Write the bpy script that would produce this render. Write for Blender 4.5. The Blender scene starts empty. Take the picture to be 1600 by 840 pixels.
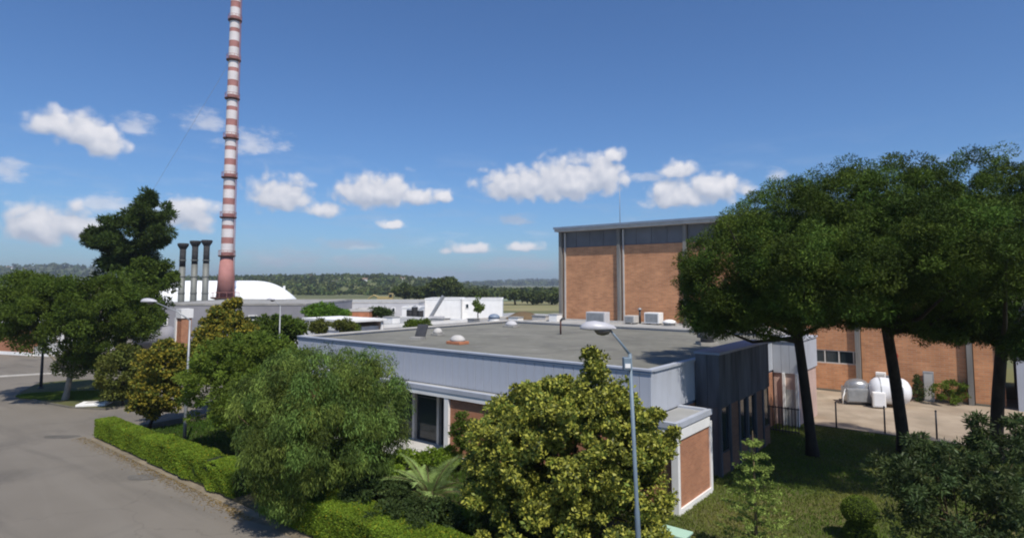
import bpy, bmesh, math, random
import numpy as np
from mathutils import Vector, Matrix
from math import radians, sin, cos, pi

S = bpy.context.scene
COL = S.collection
rng = np.random.default_rng(11)
random.seed(5)

# ------------------------------------------------------------------ camera
F_PX, CX, PY = 940.0, 800.0, 374.0          # focal length and principal point in photo pixels (1600 wide)
PITCH, CAM_H = radians(4.2), 8.0
cam_d = bpy.data.cameras.new('camera'); cam = bpy.data.objects.new('camera', cam_d); COL.objects.link(cam)
cam.location = (0, 0, CAM_H); cam.rotation_euler = (radians(90) + PITCH, 0, 0)
cam_d.sensor_width = 36; cam_d.lens = 36 * F_PX / 1600; cam_d.shift_y = -(420 - PY) / 1600
cam_d.clip_start = .1; cam_d.clip_end = 30000
S.camera = cam
S.render.resolution_x, S.render.resolution_y = 1024, 537

def ray(px, py):
    cx, cy = (px - CX) / F_PX, -(py - PY) / F_PX
    return Vector((cx, cos(PITCH) - sin(PITCH) * cy, sin(PITCH) + cos(PITCH) * cy))
def gp(px, py, z=0.0):                       # point seen at a pixel, at height z
    r = ray(px, py); t = (z - CAM_H) / r.z
    return Vector((r.x * t, r.y * t, z))
def dp(px, py, D):                           # point seen at a pixel, at distance D
    r = ray(px, py); t = D / r.y
    return Vector((r.x * t, D, CAM_H + r.z * t))

# ------------------------------------------------------------------ light
SUN_AZ = Vector((0.40, -0.917, 0)).normalized(); SUN_EL = radians(56)
sd = Vector((SUN_AZ.x * cos(SUN_EL), SUN_AZ.y * cos(SUN_EL), sin(SUN_EL)))
sl = bpy.data.lights.new('sun', 'SUN'); sl.energy = 4.3; sl.angle = radians(.53); sl.color = (1, .94, .85)
so = bpy.data.objects.new('sun', sl); COL.objects.link(so)
so.rotation_euler = sd.to_track_quat('Z', 'Y').to_euler(); so.location = (0, 0, 60)
S.view_settings.view_transform = 'Standard'; S.view_settings.look = 'None'
S.view_settings.exposure = 0.13; S.view_settings.gamma = 1
S.cycles.use_denoising = True
S.cycles.max_bounces = 6; S.cycles.volume_bounces = 0; S.cycles.transparent_max_bounces = 6
S.cycles.filter_width = 2.0

def angs(px, py):
    r = ray(px, py).normalized()
    return math.atan2(r.x, r.y), math.asin(r.z)
# clouds of the real sky: pixel centre, half sizes, thinness (0 dense .. 1 wisp)
CLOUDS = [(88,190,55,20,0),(128,198,58,26,0),(165,218,36,28,0),(60,345,66,32,0),(115,347,60,27,.1),(165,314,40,13,.45),(232,330,34,20,.3),
 (300,330,54,30,.1),(440,300,66,33,.05),(505,325,50,17,.15),(585,295,74,34,0),(650,305,44,18,.05),(690,304,26,15,.1),
 (810,285,72,32,0),(880,277,82,40,0),(940,272,48,32,0),(962,240,22,17,.1),(1060,262,42,18,.15),(1015,276,32,8,.4),
 (1060,302,60,25,0),(1115,290,48,27,0),(1140,284,20,22,.1),(612,350,32,12,.2),(730,387,58,13,.2),(815,384,42,12,.2),(450,402,60,14,.42),
 (545,381,42,9,.42),(815,410,70,11,.42),(395,222,44,16,.4),(5,262,36,14,.42),(215,195,28,12,.5),(565,408,62,11,.45),(1215,273,16,8,.42),(320,190,30,14,.5),
 (812,342,26,9,.42),(650,432,90,9,.5)]
cl = []
for (x, y, rx, ry, t) in CLOUDS:
    a, e = angs(x, y); k = 1 / (F_PX * (1 + ((x - 800) / F_PX) ** 2)); cl.append((a, e, rx * k * 1.12, ry / F_PX * 1.12, t))
r_ = random.Random(3)
for i in range(22):                          # the same kind of sky all the way round
    cl.append((r_.uniform(.95, 2 * pi - .95) - (2 * pi if i % 2 else 0) * 0, radians(r_.uniform(3, 19)), r_.uniform(.05, .12), r_.uniform(.018, .04), r_.choice((0, .1, .4))))
W = bpy.data.worlds.new('World'); S.world = W; W.use_nodes = True
nt = W.node_tree; nt.nodes.clear(); N = nt.nodes.new; Lk = nt.links.new
def M(op, a, b=None, c=None):
    n = N('ShaderNodeMath'); n.operation = op
    for i, v in enumerate((a, b, c)):
        if v is None: continue
        if isinstance(v, (int, float)): n.inputs[i].default_value = v
        else: Lk(v, n.inputs[i])
    return n.outputs[0]
sky = N('ShaderNodeTexSky'); sky.sky_type = 'NISHITA'; sky.sun_disc = False
sky.sun_elevation = SUN_EL; sky.sun_rotation = math.atan2(SUN_AZ.x, SUN_AZ.y)
sky.altitude = 100; sky.air_density = 1.0; sky.dust_density = .7; sky.ozone_density = 3.0
tc = N('ShaderNodeTexCoord'); sp = N('ShaderNodeSeparateXYZ'); Lk(tc.outputs['Generated'], sp.inputs[0])
az = M('ARCTAN2', sp.outputs[0], sp.outputs[1]); az2 = M('ADD', az, M('MULTIPLY', M('LESS_THAN', az, -1.2), 2 * pi)); el = M('ARCSINE', sp.outputs[2])
cb = N('ShaderNodeCombineXYZ'); Lk(az2, cb.inputs[0]); Lk(el, cb.inputs[1])
def noise3(vec, scale, detail, rough=.6):
    n = N('ShaderNodeTexNoise'); n.inputs['Scale'].default_value = scale; n.inputs['Detail'].default_value = detail; n.inputs['Roughness'].default_value = rough
    Lk(vec, n.inputs['Vector']); return n.outputs['Fac']
def vop(op, a, b):
    n = N('ShaderNodeVectorMath'); n.operation = op; Lk(a, n.inputs[0])
    if isinstance(b, tuple): n.inputs[1].default_value = b
    else: Lk(b, n.inputs[1])
    return n.outputs[0]
def cloud_field(vec, lst):
    f = None
    for (a, e, rx, ry, t) in lst:
        m = vop('MULTIPLY', vop('SUBTRACT', vec, (a, e - ry*.25, 0)), (1 / rx, 1 / (ry*1.2), 0))
        m = vop('MAXIMUM', m, vop('MULTIPLY', m, (-1, -1.75, 0)))          # flatter underside
        l = N('ShaderNodeVectorMath'); l.operation = 'LENGTH'; Lk(m, l.inputs[0])
        v = l.outputs['Value'] if t == 0 else M('ADD', l.outputs['Value'], t)
        f = v if f is None else M('SMOOTH_MIN', f, v, .1)
    return f
upv = vop('ADD', cb.outputs[0], (.004, .013, 0))
f0 = cloud_field(cb.outputs[0], [c for c in cl if c[4] < .3]); f1 = cloud_field(upv, [c for c in cl[:36] if c[4] < .3])
fw = cloud_field(cb.outputs[0], [(a, e, rx*1.25, ry*1.2, 0) for (a, e, rx, ry, t) in cl[:36] if t >= .3])
billow = lambda v: M('ADD', M('MULTIPLY', M('ABSOLUTE', M('SUBTRACT', noise3(v, 22, 2, .45), .5)), -1.9), M('MULTIPLY', M('SUBTRACT', .5, noise3(v, 60, 4, .5)), .55))
field = M('ADD', f0, M('ADD', billow(cb.outputs[0]), .12)); fieldu = M('ADD', f1, M('ADD', billow(upv), .12))
mr = N('ShaderNodeMapRange'); mr.interpolation_type = 'SMOOTHSTEP'; Lk(field, mr.inputs[0])
mr.inputs[1].default_value = 1.0; mr.inputs[2].default_value = .50; mr.inputs[3].default_value = 0; mr.inputs[4].default_value = .94
# thin streaks of haze cloud low over the horizon
st_ = noise3(vop('MULTIPLY', cb.outputs[0], (7, 34, 0)), 1.0, 5, .6)
band_ = M('MULTIPLY', M('SMOOTH_MIN', M('MULTIPLY', M('MAXIMUM', M('SUBTRACT', .16, M('ABSOLUTE', M('SUBTRACT', el, .07))), 0), 9), 1, .2), M('MAXIMUM', M('MULTIPLY', M('SUBTRACT', st_, .50), 2.6), 0))
mw = N('ShaderNodeMapRange'); mw.interpolation_type = 'SMOOTHSTEP'; Lk(M('ADD', fw, M('MULTIPLY', M('SUBTRACT', noise3(vop('MULTIPLY', cb.outputs[0], (1, 2.2, 0)), 24, 6, .65), .5), 2.6)), mw.inputs[0])
mw.inputs[1].default_value = 1.1; mw.inputs[2].default_value = .1; mw.inputs[3].default_value = 0; mw.inputs[4].default_value = .6
cov = M('MAXIMUM', M('MAXIMUM', mr.outputs[0], mw.outputs[0]), M('MULTIPLY', M('MINIMUM', band_, 1), .45))
lit = M('ADD', M('MULTIPLY', M('SUBTRACT', fieldu, field), .95), .38)
lr = N('ShaderNodeMix'); lr.data_type = 'RGBA'; lr.clamp_factor = True; Lk(lit, lr.inputs['Factor'])
lr.inputs['A'].default_value = (5.0, 5.5, 6.7, 1); lr.inputs['B'].default_value = (9.8, 9.6, 9.9, 1)
tint = N('ShaderNodeMix'); tint.data_type = 'RGBA'; tint.blend_type = 'MULTIPLY'; tint.inputs['Factor'].default_value = 1
Lk(sky.outputs[0], tint.inputs['A']); tint.inputs['B'].default_value = (.66, .93, 1.26, 1)
mx = N('ShaderNodeMix'); mx.data_type = 'RGBA'; Lk(cov, mx.inputs['Factor']); Lk(tint.outputs['Result'], mx.inputs['A']); Lk(lr.outputs['Result'], mx.inputs['B'])
bg = N('ShaderNodeBackground'); bg.inputs['Strength'].default_value = .086; Lk(mx.outputs['Result'], bg.inputs['Color'])
wo = N('ShaderNodeOutputWorld'); Lk(bg.outputs[0], wo.inputs['Surface'])

# ------------------------------------------------------------------ materials
def mat(name, col, rough=.8, metal=0., var=.15, scale=3., bump=0., bscale=40., col2=None, spec=.35, detail=6, stretch=None, contrast=(.3, .7)):
    m = bpy.data.materials.new(name); m.use_nodes = True; t = m.node_tree; b = t.nodes['Principled BSDF']
    b.inputs['Roughness'].default_value = rough; b.inputs['Metallic'].default_value = metal
    b.inputs['Specular IOR Level'].default_value = spec
    g = t.nodes.new('ShaderNodeTexCoord'); n = t.nodes.new('ShaderNodeTexNoise'); n.inputs['Scale'].default_value = scale; n.inputs['Detail'].default_value = detail
    src = g.outputs['Object']
    if stretch:
        mp = t.nodes.new('ShaderNodeMapping'); mp.inputs['Scale'].default_value = stretch; t.links.new(src, mp.inputs[0]); src = mp.outputs[0]
    t.links.new(src, n.inputs['Vector'])
    r = t.nodes.new('ShaderNodeValToRGB'); c2 = col2 or tuple(c * (1 + var) for c in col); c1 = tuple(c * (1 - var) for c in col) if not col2 else col
    r.color_ramp.elements[0].position = contrast[0]; r.color_ramp.elements[1].position = contrast[1]
    r.color_ramp.elements[0].color = (*c1, 1); r.color_ramp.elements[1].color = (*c2, 1)
    t.links.new(n.outputs['Fac'], r.inputs[0]); t.links.new(r.outputs[0], b.inputs['Base Color'])
    if bump:
        n2 = t.nodes.new('ShaderNodeTexNoise'); n2.inputs['Scale'].default_value = bscale; n2.inputs['Detail'].default_value = 4
        t.links.new(src, n2.inputs['Vector']); bp = t.nodes.new('ShaderNodeBump'); bp.inputs['Strength'].default_value = bump; bp.inputs['Distance'].default_value = .02
        t.links.new(n2.outputs['Fac'], bp.inputs['Height']); t.links.new(bp.outputs[0], b.inputs['Normal'])
    return m

def brick_mat(name, c1, c2, mortar, wscale=1.0, horiz='xz'):
    m = bpy.data.materials.new(name); m.use_nodes = True; t = m.node_tree; b = t.nodes['Principled BSDF']; b.inputs['Roughness'].default_value = .9
    g = t.nodes.new('ShaderNodeTexCoord'); s = t.nodes.new('ShaderNodeSeparateXYZ'); t.links.new(g.outputs['Object'], s.inputs[0])
    ad = t.nodes.new('ShaderNodeMath'); ad.operation = 'ADD'; t.links.new(s.outputs[0], ad.inputs[0]); t.links.new(s.outputs[1], ad.inputs[1])
    c = t.nodes.new('ShaderNodeCombineXYZ'); t.links.new(ad.outputs[0], c.inputs[0]); t.links.new(s.outputs[2], c.inputs[1])
    br = t.nodes.new('ShaderNodeTexBrick'); t.links.new(c.outputs[0], br.inputs['Vector'])
    br.inputs['Color1'].default_value = (*c1, 1); br.inputs['Color2'].default_value = (*c2, 1); br.inputs['Mortar'].default_value = (*mortar, 1)
    br.inputs['Scale'].default_value = 1; br.inputs['Brick Width'].default_value = .26 * wscale; br.inputs['Row Height'].default_value = .072 * wscale; br.inputs['Mortar Size'].default_value = .006 * wscale
    n = t.nodes.new('ShaderNodeTexNoise'); n.inputs['Scale'].default_value = .7; n.inputs['Detail'].default_value = 8; n.inputs['Roughness'].default_value = .7; t.links.new(g.outputs['Object'], n.inputs['Vector'])
    r = t.nodes.new('ShaderNodeMapRange'); t.links.new(n.outputs['Fac'], r.inputs[0]); r.inputs[1].default_value = .3; r.inputs[2].default_value = .7; r.inputs[3].default_value = .78; r.inputs[4].default_value = 1.18
    v = t.nodes.new('ShaderNodeVectorMath'); v.operation = 'SCALE'; t.links.new(br.outputs['Color'], v.inputs[0]); t.links.new(r.outputs[0], v.inputs['Scale']); t.links.new(v.outputs[0], b.inputs['Base Color'])
    bp = t.nodes.new('ShaderNodeBump'); bp.inputs['Strength'].default_value = .6; bp.inputs['Distance'].default_value = .01; bp.invert = True
    t.links.new(br.outputs['Fac'], bp.inputs['Height']); t.links.new(bp.outputs[0], b.inputs['Normal'])
    return m

def leaf_mat(name, col, trans=.25, rough=.6, spec=.12):
    m = bpy.data.materials.new(name); m.use_nodes = True; t = m.node_tree; b = t.nodes['Principled BSDF']
    at = t.nodes.new('ShaderNodeAttribute'); at.attribute_name = 'leafcol'
    mu = t.nodes.new('ShaderNodeMix'); mu.data_type = 'RGBA'; mu.blend_type = 'MULTIPLY'; mu.inputs['Factor'].default_value = 1
    t.links.new(at.outputs['Color'], mu.inputs['A']); mu.inputs['B'].default_value = (*col, 1)
    t.links.new(mu.outputs['Result'], b.inputs['Base Color']); b.inputs['Roughness'].default_value = rough; b.inputs['Specular IOR Level'].default_value = spec
    tr = t.nodes.new('ShaderNodeBsdfTranslucent'); t.links.new(mu.outputs['Result'], tr.inputs['Color'])
    ms = t.nodes.new('ShaderNodeMixShader'); ms.inputs[0].default_value = trans
    t.links.new(b.outputs[0], ms.inputs[1]); t.links.new(tr.outputs[0], ms.inputs[2]); t.links.new(ms.outputs[0], t.nodes['Material Output'].inputs['Surface'])
    return m

def glass_mat(name, col=(.02, .03, .035), rough=.08):
    m = bpy.data.materials.new(name); m.use_nodes = True; b = m.node_tree.nodes['Principled BSDF']
    b.inputs['Base Color'].default_value = (*col, 1); b.inputs['Roughness'].default_value = rough; b.inputs['Specular IOR Level'].default_value = .6
    return m

MT = dict(
 asphalt=mat('asphalt', (.155, .137, .112), .93, var=.1, scale=.16, bump=.35, bscale=55, col2=(.205, .182, .150)),
 field=mat('dry_field', (.075, .090, .030), .95, scale=.012, col2=(.20, .19, .085), detail=9),
 hill=mat('hill_soil', (.07, .10, .028), .95, scale=.011, col2=(.20, .19, .07), detail=9),
 bluehill=mat('far_hill_soil', (.05, .07, .03), .95, scale=.002, col2=(.16, .16, .08), detail=9),
 lawn=mat('lawn_soil', (.050, .075, .016), .95, scale=.35, col2=(.135, .115, .045), bump=.4, detail=8),
 bed=mat('bed_soil', (.045, .04, .022), .95, scale=.6, col2=(.10, .085, .04), bump=.5),
 yard=mat('yard_paving', (.27, .21, .15), .92, scale=.45, col2=(.41, .335, .25), bump=.2, detail=9),
 kerb=mat('kerb_concrete', (.15, .135, .105), .9, scale=2, bump=.2),
 concrete=mat('concrete', (.30, .29, .27), .9, scale=.8, var=.22, bump=.2),
 lightconc=mat('pale_concrete', (.50, .48, .45), .88, scale=1.2, var=.12, bump=.15),
 white=mat('white_paint', (.80, .79, .77), .7, scale=1.2, var=.07),
 vinyl=mat('white_membrane', (.88, .88, .87), .5, scale=.3, var=.03),
 palewall=mat('pale_wall', (.52, .51, .52), .85, scale=.5, var=.12),
 greywall=mat('grey_wall', (.255, .25, .27), .85, scale=.3, var=.15),
 greyroof=mat('grey_roof', (.34, .34, .33), .9, scale=.5, var=.2),
 gravel=mat('roof_gravel', (.150, .146, .122), .95, scale=.30, col2=(.222, .214, .180), bump=.7, bscale=30, detail=9),
 fascia=mat('blue_grey_sheet', (.43, .455, .51), .6, scale=.9, var=.06, spec=.35),
 fasciacap=mat('blue_grey_cap', (.20, .25, .33), .5, scale=1.5, var=.1, spec=.5),
 seam=mat('fascia_seam', (.16, .20, .27), .6),
 band=mat('slate_band', (.135, .14, .155), .6, scale=.6, var=.2),
 pilaster=mat('pilaster_concrete', (.21, .20, .185), .9, scale=1.0, var=.25, stretch=(2, 2, .3)),
 shadegrey=mat('shade_grey_sheet', (.095, .102, .115), .8, scale=1.2, var=.45, spec=.15, stretch=(2, 2, .3)),  # grey fascia sheet with the pine shade put into its colour
 darkmetal=mat('dark_metal', (.05, .05, .055), .5, var=.3),
 greymetal=mat('grey_metal', (.30, .31, .32), .45, metal=.3, var=.15),
 bluepole=mat('blue_grey_pole_paint', (.15, .20, .245), .5, var=.15, spec=.4),
 lamphead=mat('lamp_head_shell', (.46, .45, .47), .4, var=.06, spec=.5),
 lampglass=mat('lamp_bowl', (.10, .09, .08), .25, var=.2, spec=.6),
 terracotta=mat('terracotta', (.42, .17, .09), .9, scale=2, var=.2),
 pink=mat('pink_render', (.50, .36, .31), .9, scale=.8, var=.12),
 red=mat('red_paint', (.42, .06, .04), .6, var=.12),
 chimred=mat('red_chimney_paint', (.37, .17, .15), .8, scale=.5, var=.2),
 chimwhite=mat('white_chimney_paint', (.66, .61, .60), .75, scale=.5, var=.1),
 rust=mat('rusty_steel', (.10, .045, .035), .8, scale=.8, var=.3),
 stack=mat('stack_steel', (.17, .175, .16), .6, metal=.2, scale=.6, var=.25),
 soot=mat('sooty_steel', (.030, .030, .032), .8, var=.4),
 yellow=mat('yellow_machine_paint', (.36, .28, .12), .6, var=.1),
 mint=mat('mint_paint', (.42, .62, .50), .6, var=.06),
 bark=mat('dark_bark', (.036, .028, .022), .95, scale=4, var=.4, bump=1., bscale=9, stretch=(1, 1, .3)),
 palebark=mat('pale_bark', (.26, .23, .19), .95, scale=3, var=.3, bump=.6, bscale=9, stretch=(1, 1, .3)),
 stem=mat('green_brown_stem', (.12, .09, .045), .9, scale=3, var=.3),
 earth=mat('brown_earth', (.13, .09, .05), .95, scale=.8, var=.3),
 hedgecore=mat('hedge_core', (.018, .028, .008), .95, scale=4, var=.3),
 silver=mat('silver_car_paint', (.33, .33, .33), .3, metal=.5, var=.04, spec=.5),
 whitecar=mat('white_car_paint', (.76, .77, .80), .3, var=.02, spec=.5),
 tyre=mat('tyre_rubber', (.02, .02, .02), .85),
 plastic=mat('red_lens', (.35, .02, .02), .3),
 glass=glass_mat('dark_glass'), glass2=glass_mat('grey_glass', (.07, .085, .10), .12),
 interior=mat('dark_interior', (.02, .02, .02), .9),
 houseroof=mat('clay_tiles', (.22, .15, .11), .9, scale=1, var=.2),
)
MT['brick'] = brick_mat('orange_brick', (.47, .195, .095), (.38, .15, .075), (.36, .27, .20))
MT['darkbrick'] = brick_mat('brown_brick', (.24, .115, .065), (.18, .085, .05), (.18, .14, .11))
MT['hallbrick'] = brick_mat('hall_brick', (.60, .28, .130), (.47, .205, .095), (.46, .34, .24), 2.0)
def wear(m, col, amt, scale, stretch, rot, lo=.5, hi=.62):
    t = m.node_tree; b = t.nodes['Principled BSDF']; src = b.inputs['Base Color'].links[0].from_socket
    g = t.nodes.new('ShaderNodeTexCoord'); mp = t.nodes.new('ShaderNodeMapping'); mp.vector_type = 'TEXTURE'; mp.inputs['Rotation'].default_value = (0, 0, rot); mp.inputs['Scale'].default_value = stretch
    n = t.nodes.new('ShaderNodeTexNoise'); n.inputs['Scale'].default_value = scale; n.inputs['Detail'].default_value = 6; n.inputs['Distortion'].default_value = .4
    t.links.new(g.outputs['Object'], mp.inputs[0]); t.links.new(mp.outputs[0], n.inputs['Vector'])
    r = t.nodes.new('ShaderNodeMapRange'); t.links.new(n.outputs['Fac'], r.inputs[0]); r.inputs[1].default_value = lo; r.inputs[2].default_value = hi; r.inputs[4].default_value = amt
    x = t.nodes.new('ShaderNodeMix'); x.data_type = 'RGBA'; t.links.new(r.outputs[0], x.inputs['Factor']); t.links.new(src, x.inputs['A']); x.inputs['B'].default_value = (*col, 1); t.links.new(x.outputs['Result'], b.inputs['Base Color'])
wear(MT['asphalt'], (.20, .18, .15), .5, .8, (7, .8, 1), 2.40, .5, .68)
wear(MT['asphalt'], (.095, .085, .072), .55, .7, (9, .9, 1), 2.52, .56, .74)
wear(MT['asphalt'], (.085, .078, .068), .5, .25, (1, 1, 1), 0, .56, .7)
wear(MT['asphalt'], (.19, .17, .145), .6, 9, (1, 1, 1), 0, .55, .7)
def cracks(m, col, scale, width, amt):
    t = m.node_tree; b = t.nodes['Principled BSDF']; src = b.inputs['Base Color'].links[0].from_socket
    g = t.nodes.new('ShaderNodeTexCoord'); n = t.nodes.new('ShaderNodeTexNoise'); n.inputs['Scale'].default_value = 1.1; n.inputs['Detail'].default_value = 5
    t.links.new(g.outputs['Object'], n.inputs['Vector']); ad = t.nodes.new('ShaderNodeVectorMath'); ad.operation = 'ADD'; sc = t.nodes.new('ShaderNodeVectorMath'); sc.operation = 'SCALE'; sc.inputs['Scale'].default_value = 1.3
    t.links.new(n.outputs['Color'], sc.inputs[0]); t.links.new(g.outputs['Object'], ad.inputs[0]); t.links.new(sc.outputs[0], ad.inputs[1])
    v = t.nodes.new('ShaderNodeTexVoronoi'); v.feature = 'DISTANCE_TO_EDGE'; v.inputs['Scale'].default_value = scale; t.links.new(ad.outputs[0], v.inputs['Vector'])
    r = t.nodes.new('ShaderNodeMapRange'); t.links.new(v.outputs['Distance'], r.inputs[0]); r.inputs[1].default_value = width; r.inputs[2].default_value = 0; r.inputs[4].default_value = amt
    x = t.nodes.new('ShaderNodeMix'); x.data_type = 'RGBA'; t.links.new(r.outputs[0], x.inputs['Factor']); t.links.new(src, x.inputs['A']); x.inputs['B'].default_value = (*col, 1); t.links.new(x.outputs['Result'], b.inputs['Base Color'])
cracks(MT['asphalt'], (.08, .072, .062), .12, .005, .3)
wear(MT['gravel'], (.11, .105, .095), .6, .5, (1, 1, 1), 0, .52, .7)
wear(MT['gravel'], (.27, .265, .24), .5, 1.7, (1, 1, 1), 0, .56, .72)
wear(MT['yard'], (.22, .18, .13), .6, .6, (1, 1.5, 1), .3, .5, .65)
wear(MT['fascia'], (.33, .345, .37), .5, 1.2, (.7, .7, 4), 0, .52, .75)
LM = dict(
 pine=leaf_mat('pine_needles', (.060, .096, .014), .2, .7),
 darkpine=leaf_mat('dark_needles', (.045, .072, .014), .2, .7),
 round=leaf_mat('round_tree_leaves', (.078, .118, .016), .32),
 green=leaf_mat('mid_green_leaves', (.115, .165, .022), .35),
 pepper=leaf_mat('feathery_leaves', (.130, .185, .040), .38),
 olive=leaf_mat('olive_yellow_leaves', (.115, .130, .026), .28),
 yellow=leaf_mat('yellowing_leaves', (.115, .135, .022), .28),
 magnolia=leaf_mat('glossy_magnolia_leaves', (.115, .140, .022), .14, .5, .25),
 hedge=leaf_mat('hedge_leaves', (.175, .26, .026), .38),
 shrub=leaf_mat('dark_shrub_leaves', (.050, .078, .022), .25),
 palm=leaf_mat('palm_fronds', (.29, .40, .12), .25, .45, .4),
 oleander=leaf_mat('grey_green_leaves', (.058, .085, .026), .25, .5, .2),
 cedar=leaf_mat('fresh_green_needles', (.19, .25, .055), .3),
 grass=leaf_mat('grass_blades', (.115, .175, .026), .3),
 wood=leaf_mat('woodland_leaves', (.075, .098, .028), .2, .8),
 trumpet=leaf_mat('bright_green_leaves', (.10, .19, .02), .3),
)

# ------------------------------------------------------------------ object helpers
def new_mesh(name, verts, faces, m, parent=None, smooth=False):
    me = bpy.data.meshes.new(name); me.from_pydata([tuple(v) for v in verts], [], faces)
    if m: me.materials.append(m)
    if smooth: me.polygons.foreach_set('use_smooth', [True] * len(me.polygons))
    me.update(); o = bpy.data.objects.new(name, me); COL.objects.link(o); o.parent = parent
    return o
def tag(o, label=None, cat=None, group=None, kind=None):
    if label: o['label'] = label
    if cat: o['category'] = cat
    if group: o['group'] = group
    if kind: o['kind'] = kind
    return o
def thing(name, loc, label, cat, rz=0, group=None):
    o = bpy.data.objects.new(name, None); COL.objects.link(o); o.empty_display_size = .3
    o.location = loc; o.rotation_euler = (0, 0, rz); return tag(o, label, cat, group)

class MB:
    def __init__(s): s.v = []; s.f = []
    def box(s, x0, x1, y0, y1, z0, z1):
        x0, x1 = min(x0, x1), max(x0, x1); y0, y1 = min(y0, y1), max(y0, y1)
        n = len(s.v)
        s.v += [(x0,y0,z0),(x1,y0,z0),(x1,y1,z0),(x0,y1,z0),(x0,y0,z1),(x1,y0,z1),(x1,y1,z1),(x0,y1,z1)]
        s.f += [tuple(n+i for i in q) for q in ((0,3,2,1),(4,5,6,7),(0,1,5,4),(1,2,6,5),(2,3,7,6),(3,0,4,7))]
        return s
    def poly(s, pts, z0, z1):                 # prism on a plan outline (counter-clockwise)
        n = len(s.v); k = len(pts)
        s.v += [(p[0], p[1], z0) for p in pts] + [(p[0], p[1], z1) for p in pts]
        s.f += [tuple(n + k + i for i in range(k)), tuple(n + i for i in reversed(range(k)))]
        for i in range(k): j = (i+1) % k; s.f.append((n+i, n+j, n+k+j, n+k+i))
        return s
    def sheet(s, pts, z):
        n = len(s.v); s.v += [(p[0], p[1], z) for p in pts]; s.f.append(tuple(range(n, n+len(pts)))); return s
    def tube(s, pts, rads, seg=8, cap=True):
        pts = [Vector(p) for p in pts]; n0 = len(s.v); prev = None
        for i, p in enumerate(pts):
            d = (pts[min(i+1, len(pts)-1)] - pts[max(i-1, 0)]).normalized()
            a = d.cross(Vector((0, 0, 1)) if abs(d.z) < .9 else Vector((1, 0, 0))).normalized()
            if prev is not None:
                a = (prev - d * prev.dot(d)).normalized()
            prev = a; b = d.cross(a)
            for k in range(seg):
                t = 2*pi*k/seg; s.v.append(tuple(p + (a*cos(t) + b*sin(t)) * rads[i]))
        for i in range(len(pts)-1):
            for k in range(seg):
                q = n0+i*seg; s.f.append((q+k, q+(k+1) % seg, q+seg+(k+1) % seg, q+seg+k))
        if cap:
            s.f.append(tuple(n0+k for k in reversed(range(seg)))); e = n0+(len(pts)-1)*seg; s.f.append(tuple(e+k for k in range(seg)))
        return s
    def lathe(s, prof, seg=24, c=(0, 0)):      # profile of (radius, z)
        n0 = len(s.v)
        for (r, z) in prof:
            for k in range(seg): t = 2*pi*k/seg; s.v.append((c[0]+r*cos(t), c[1]+r*sin(t), z))
        for i in range(len(prof)-1):
            for k in range(seg): q = n0+i*seg; s.f.append((q+k, q+(k+1) % seg, q+seg+(k+1) % seg, q+seg+k))
        s.f.append(tuple(n0+k for k in reversed(range(seg)))); e = n0+(len(prof)-1)*seg; s.f.append(tuple(e+k for k in range(seg)))
        return s
    def build(s, name, m, parent=None, smooth=False, bevel=0):
        o = new_mesh(name, s.v, s.f, m, parent, smooth)
        if bevel:
            b = o.modifiers.new('bevel', 'BEVEL'); b.width = bevel; b.segments = 2; b.limit_method = 'ANGLE'
        return o

def leaves_mesh(name, C, D, Sd, L, Wd, colr, m, parent=None):
    """kite-shaped leaves: centres C, long axis D, side axis Sd, lengths L, widths Wd, face colours"""
    n = len(C); L = np.asarray(L)[:, None]; Wd = np.asarray(Wd)[:, None]
    V = np.empty((n, 4, 3), np.float32)
    V[:, 0] = C - D*L*.5; V[:, 1] = C + Sd*Wd*.5; V[:, 2] = C + D*L*.5; V[:, 3] = C - Sd*Wd*.5
    me = bpy.data.meshes.new(name); me.vertices.add(4*n); me.vertices.foreach_set('co', V.ravel())
    me.loops.add(4*n); me.loops.foreach_set('vertex_index', np.arange(4*n, dtype=np.int32))
    me.polygons.add(n); me.polygons.foreach_set('loop_start', np.arange(0, 4*n, 4, dtype=np.int32))
    me.update(calc_edges=True)
    a = me.attributes.new('leafcol', 'FLOAT_COLOR', 'FACE'); c4 = np.ones((n, 4), np.float32); c4[:, :3] = colr; a.data.foreach_set('color', c4.ravel())
    me.materials.append(m); o = bpy.data.objects.new(name, me); COL.objects.link(o); o.parent = parent
    return o
def unit(v): return v / np.maximum(np.linalg.norm(v, axis=-1, keepdims=True), 1e-9)
def rdir(n): return unit(rng.normal(size=(n, 3)))

def clump_leaves(cen, rad, per, leaf, aspect=.5, flat=.75, outward=.6, droop=0., colvar=.3, shell=.5, tipcol=None, tipshare=0.):
    """cen (k,3) clump centres, rad (k,), per leaves each: arrays for leaves_mesh"""
    k = len(cen); n = k*per
    idx = np.repeat(np.arange(k), per)
    d = rdir(n); r = shell + (1-shell)*rng.random(n)**.6; r *= rng.random(n)**.18
    off = d * (r*rad[idx])[:, None]; off[:, 2] *= flat
    C = cen[idx] + off
    D = unit(d*outward + rdir(n)*(1-outward) + np.array([0, 0, -droop]))
    Sd = unit(np.cross(D, rdir(n)))
    L = leaf*(.65+.7*rng.random(n)); Wd = L*aspect
    base = 1 + colvar*(rng.random(k)-.5)*1.3
    hue = (rng.random(k)-.5)*.2*colvar
    c = np.empty((n, 3)); lv = (base[idx]*(1+colvar*(rng.random(n)-.5)))
    c[:, 0] = lv*(1+hue[idx]*1.6); c[:, 1] = lv; c[:, 2] = lv*(1-hue[idx])
    if tipcol is not None:
        t = rng.random(n) < tipshare*2*(np.linalg.norm(off, axis=1)/rad[idx]); c[t] = np.array(tipcol)*(.8+.4*rng.random(t.sum()))[:, None]
    return C, D, Sd, L, Wd, c

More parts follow.
